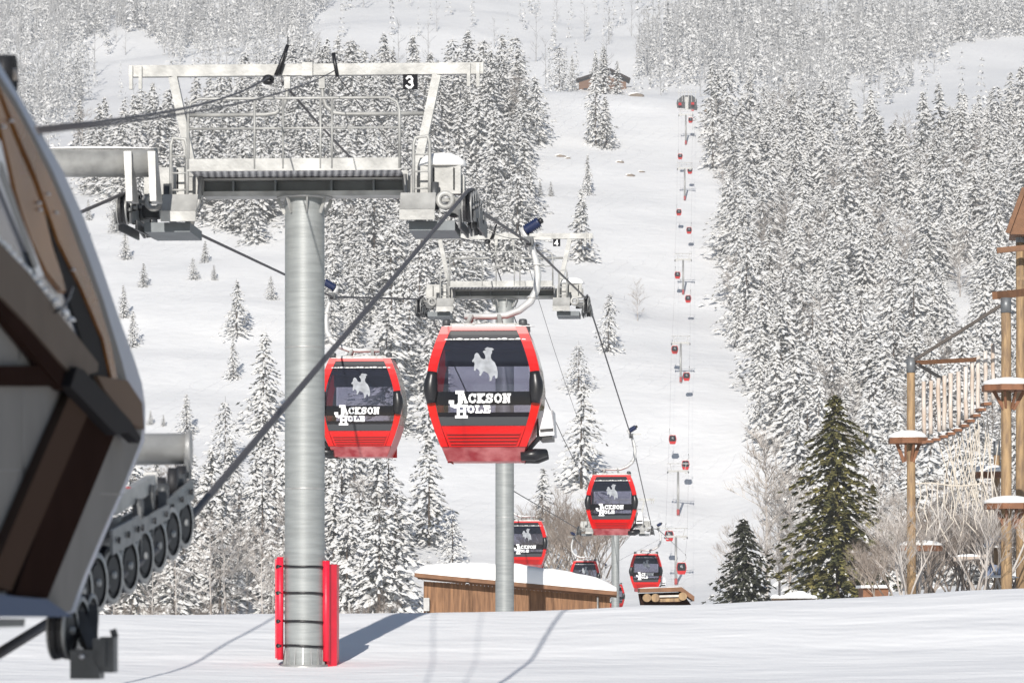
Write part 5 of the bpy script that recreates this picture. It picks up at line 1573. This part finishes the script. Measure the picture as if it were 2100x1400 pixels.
# rope nets
nt_ = local_thing('climbing_net', W(1950, 1100, YR), 'pale sagging climbing net of knotted ropes hanging under the plank bridge', 'net')
mb = MB(); rg = random.Random(8)
for i in range(11):
    x = 1885 + i * 13; y0 = 985 + 3 * math.sin(i); yt = 985
    P = [W(x + rg.uniform(-4, 4) * t + i * t * .6, y0 + (1110 - y0) * t / 4 * (1 - .1 * (i % 3)), YR + .2 + .1 * math.sin(i + t)) for t in range(5)]
    mb.tube(P, .022, 5)
P = [W(1872 + 20 * t, 993 - 3 * math.sin(t), YR + .2) for t in range(8)]; mb.tube(P, .025, 5)
part(nt_, mb, 'lower_net', M['netrope'])
mb = MB()
for i in range(12):
    x0_, x1_ = 1925 + i * 9, 1960 + i * 8 + rg.uniform(-8, 8)
    mb.tube([W(x0_, 905 - i * 5, YR + .3), W((x0_ + x1_) / 2 + rg.uniform(-6, 6), 960 + rg.uniform(-10, 10), YR + .4), W(x1_, 1040 + rg.uniform(-20, 30), YR + .5)], .02, 5)
    mb.tube([W(x1_, 900 - i * 4, YR + .6), W((x0_ + x1_) / 2, 970, YR + .6), W(x0_ + 6, 1050 + rg.uniform(-20, 20), YR + .6)], .018, 5)
part(nt_, mb, 'upper_net', M['netrope'])
lo = local_thing('lookout_tower', W(2100, 480, YR + 6), 'brown gabled roof corner of a wooden lookout cut off by the right edge', 'lookout tower')
mb = MB(); A = [W(2070, 480, YR + 5), W(2102, 392, YR + 5), W(2190, 392, YR + 5), W(2190, 484, YR + 5)]
mb.prism(A, [p + Vector((.3, 2.2, 0)) for p in A]); part(lo, mb, 'roof', M['fascia'])
mb = MB(); mb.bar(W(2044, 514, YR + 5), W(2180, 500, YR + 5), .16, .2); part(lo, mb, 'beam', M['fascia'])
mb = MB(); A = [W(2086, 482, YR + 6), W(2190, 482, YR + 6), W(2190, 545, YR + 6), W(2094, 545, YR + 6)]; mb.prism(A, [p + Vector((0, .2, 0)) for p in A]); part(lo, mb, 'wall', M['wood'])
mb = MB(); mb.bar(W(2084, 572, YR + 5), W(2180, 566, YR + 5), .12, .12); part(lo, mb, 'rail', M['log'])
mb = MB(); mb.bar(W(2066, 478, YR + 4.9), W(2100, 385, YR + 4.9), .1, .16); part(lo, mb, 'roof_edge', M['fascia'])
tp = local_thing('blue_tarp', W(2040, 1150, YR + 4), 'blue-grey covered bench under the lower right platform', 'cover')
mb = MB()
for y, s in ((1108, .5), (1170, .55)):
    A = [W(2020, y + 12, YR + 4), W(2035, y - 14, YR + 4), W(2062, y - 8, YR + 4), W(2075, y + 14, YR + 4)]
    mb.prism(A, [p + Vector((0, .7, 0)) for p in A])
part(tp, mb, 'tarp', mat('blue_tarp', (.16, .2, .3), .7, noise=.3, nscale=3))
mb = MB(); mb.lump(W(2048, 1184, YR + 3.8), .7, .4, .1); mb.lump(W(2050, 1122, YR + 3.8), .55, .4, .08); part(tp, mb, 'snow_cap', M['snow'])
# cargo pole and small hut shapes low right
sg = local_thing('snow_bank_log', W(1980, 1150, YR + 3), 'horizontal snow-topped log rail among the shrubs under the climbing net', 'rail')
mb = MB(); mb.tube([W(1955, 1146, YR + 3), W(2022, 1140, YR + 3)], .09, 8); part(sg, mb, 'log', M['greylog'])
mb = MB(); mb.lump(W(1988, 1141, YR + 3), .55, .12, .1, rnd=.2); part(sg, mb, 'snow_cap', M['snow'])
ks = local_thing('kiosk', W(1800, 1222, 150), 'small orange-brown wooden kiosk low behind the tall green spruce', 'kiosk')
mb = MB(); a, b = W(1770, 1205, 150), W(1822, 1240, 150); mb.box(a.x, b.x, 150, 152, b.z, a.z); part(ks, mb, 'wall', M['deck'])
mb = MB(); mb.box(a.x - .1, b.x + .1, 149.8, 152.2, a.z + .002, a.z + .12); part(ks, mb, 'roof', M['snow'])

# ------------------------------------------------------------------ far buildings and rocks
Yl = invert(1240, 190); Xl = (1240 - CX) / F * Yl; zl = gz(Xl, Yl)
ld = local_thing('log_lodge', Vector((Xl, Yl + 8, zl)), 'brown log lodge with a pointed roof behind the conifers at the top of the run', 'lodge')
s = Yl / F
def LP(px, py, dy): return Vector(((px - CX) * s, Yl + dy, (HY - py) * s))
mb = MB(); A = [LP(1188, 195, 6), LP(1188, 165, 6), LP(1240, 150, 6), LP(1285, 165, 6), LP(1285, 195, 6)]
mb.prism(A, [p + Vector((0, 9, 0)) for p in A]); part(ld, mb, 'wall', M['fascia'])
mb = MB()
A = [LP(1184, 163, 4), LP(1250, 141, 4), LP(1250, 137, 4), LP(1182, 159, 4)]; mb.prism(A, [p + Vector((0, 13, 0)) for p in A])
A = [LP(1251, 141, 4), LP(1292, 162, 4), LP(1294, 158, 4), LP(1251, 137, 4)]; mb.prism(A, [p + Vector((0, 13, 0)) for p in A]); part(ld, mb, 'roof', M['brownd'])
mb = MB(); A = [LP(1197, 178, 5.8), LP(1206, 178, 5.8), LP(1206, 186, 5.8), LP(1197, 186, 5.8)]; mb.prism(A, [p + Vector((0, .3, 0)) for p in A]); part(ld, mb, 'window', M['navy'])
Yt_ = invert(1408, 232); tt = local_thing('top_terminal', W(1408, 236, Yt_ + 6), 'dark lift terminal with wheels and frames at the top of the far line', 'lift terminal')
s2 = (Yt_ + 6) / F
def TP(px, py, dy=0): return Vector(((px - CX) * s2, Yt_ + 6 + dy, (HY - py) * s2))
mb = MB()
A = [TP(1389, 236), TP(1389, 205), TP(1400, 196), TP(1420, 196), TP(1429, 204), TP(1429, 236)]
mb.prism(A, [p + Vector((0, 7, 0)) for p in A]); part(tt, mb, 'housing', M['greyp'])
mb = MB()
for x in (1392, 1399, 1404, 1412, 1418, 1426): mb.bar(TP(x, 210, -.5), TP(x, 183, -.5), .18, .18)
mb.bar(TP(1388, 190, -.6), TP(1430, 190, -.6), .2, .2); mb.bar(TP(1386, 232, -1), TP(1431, 231, -1), .8, .6); mb.bar(TP(1408, 236, -.8), TP(1408, 200, -.8), 1.2, .8)
part(tt, mb, 'frame', M['galvd'])
mb = MB()
for x, y in ((1394, 215), (1394, 230), (1420, 214), (1419, 228)): mb.bar(TP(x - 3, y, -1.4), TP(x + 3, y, -1.4), .9, .9)
part(tt, mb, 'red_carriage', M['red'])
hu = local_thing('orange_hut', W(1450, 232, Yt_ + 4), 'tiny orange-brown hut right of the top terminal', 'hut')
mb = MB(); A = [TP(1445, 238), TP(1445, 227), TP(1450, 224), TP(1456, 227), TP(1456, 240)]; mb.prism(A, [p + Vector((0, 4, 0)) for p in A]); part(hu, mb, 'wall', M['log'])
mb = MB(); A = [TP(1443, 227, -.2), TP(1450, 222.5, -.2), TP(1458, 227, -.2), TP(1450, 223.6, -.2)]; mb.prism(A, [p + Vector((0, 4.5, 0)) for p in A]); part(hu, mb, 'roof', M['snow'])
rocks = [(1272, 334, 1.6, 'reddish-brown flat rock breaking the snow below the large dark conifer'), (1292, 362, 1.6, 'dark pointed rock on the run right of the reddish flat one'), (1315, 354, 1.2, 'small dark rock farthest right of the three on the upper run'),
         (1148, 322, 1.8, 'dark rock on a snow hump below the tree belt'), (1165, 326, 1.2, 'small dark rock right of the one on the snow hump'), (1305, 198, 2.6, 'long dark snow-dusted log pile right of the log lodge'), (488, 282, 2.2, 'reddish rock outcrop seen through the tower 3 railing')]
for x, y, r, lab in rocks:
    Y = invert(x, y); X = (x - CX) / F * Y; e = local_thing('rock', Vector((X, Y, gz(X, Y))), lab, 'rock')
    mb = MB(); mb.lump((X, Y, gz(X, Y) - .3), r * 1.1, r * .6, r * .6, 0, 9, 3, .35); part(e, mb, 'stone', M['rock'])
    mb = MB(); mb.lump((X - r * .2, Y + .2 * r, gz(X, Y) - .3 + r * .25), r * 1.0, r * .6, r * .55, 0, 9, 3, .3); part(e, mb, 'snow_cap', M['snow'])

# ------------------------------------------------------------------ haze
mb = MB(); mb.box(-1350, 1250, -80, 3180, -22, 700)
hz = mb.build('haze', bpy.data.materials.new('haze_air'))
m = hz.data.materials[0]; m.use_nodes = True; nt = m.node_tree; nt.nodes.clear()
out = nt.nodes.new('ShaderNodeOutputMaterial'); pv = nt.nodes.new('ShaderNodeVolumePrincipled')
pv.inputs['Color'].default_value = (.95, .97, 1, 1); pv.inputs['Density'].default_value = .0002; pv.inputs['Anisotropy'].default_value = 0
nt.links.new(pv.outputs[0], out.inputs['Volume'])
tag(hz, 'thin cold haze over the mountainside', kind='stuff')

# ------------------------------------------------------------------ light, world, camera
AZ, EL = R(7.5), R(25)     # sun behind-left of the camera: light travels +Y and a little +X
d = Vector((math.sin(AZ) * math.cos(EL), math.cos(AZ) * math.cos(EL), -math.sin(EL)))
sl = bpy.data.lights.new('sun', 'SUN'); sl.energy = 5.0; sl.angle = R(.5); sl.color = (1, .95, .885)
so = bpy.data.objects.new('sun', sl); col.objects.link(so)
so.rotation_euler = d.to_track_quat('-Z', 'Y').to_euler(); so.location = (-20, -60, 60)
w = bpy.data.worlds.new('World'); scene.world = w; w.use_nodes = True
nt = w.node_tree; bg = nt.nodes['Background']; sky = nt.nodes.new('ShaderNodeTexSky'); sky.sky_type = 'NISHITA'; sky.sun_disc = False
sky.sun_elevation = EL
sv = -d; sky.sun_rotation = math.atan2(sv.x, sv.y)
sky.altitude = 2000; nt.links.new(sky.outputs[0], bg.inputs['Color']); bg.inputs['Strength'].default_value = .075
cam = bpy.data.cameras.new('camera'); co = bpy.data.objects.new('camera', cam); col.objects.link(co)
cam.sensor_width = 36; cam.lens = F / 2100 * 36; cam.shift_y = (HY - 700) / 2100
cam.clip_start = .1; cam.clip_end = 9000
co.location = (0, 0, 0); co.rotation_euler = (R(90), 0, 0)
cam.dof.use_dof = True; cam.dof.focus_distance = 110; cam.dof.aperture_fstop = 5.8
scene.camera = co
vs_ = scene.view_settings; vs_.view_transform = 'Standard'; vs_.look = 'None'; vs_.gamma = 1; vs_.use_curve_mapping = False; vs_.exposure = .14
scene.cycles.use_denoising = True
scene.cycles.max_bounces = 6; scene.cycles.transparent_max_bounces = 12; scene.cycles.volume_bounces = 0
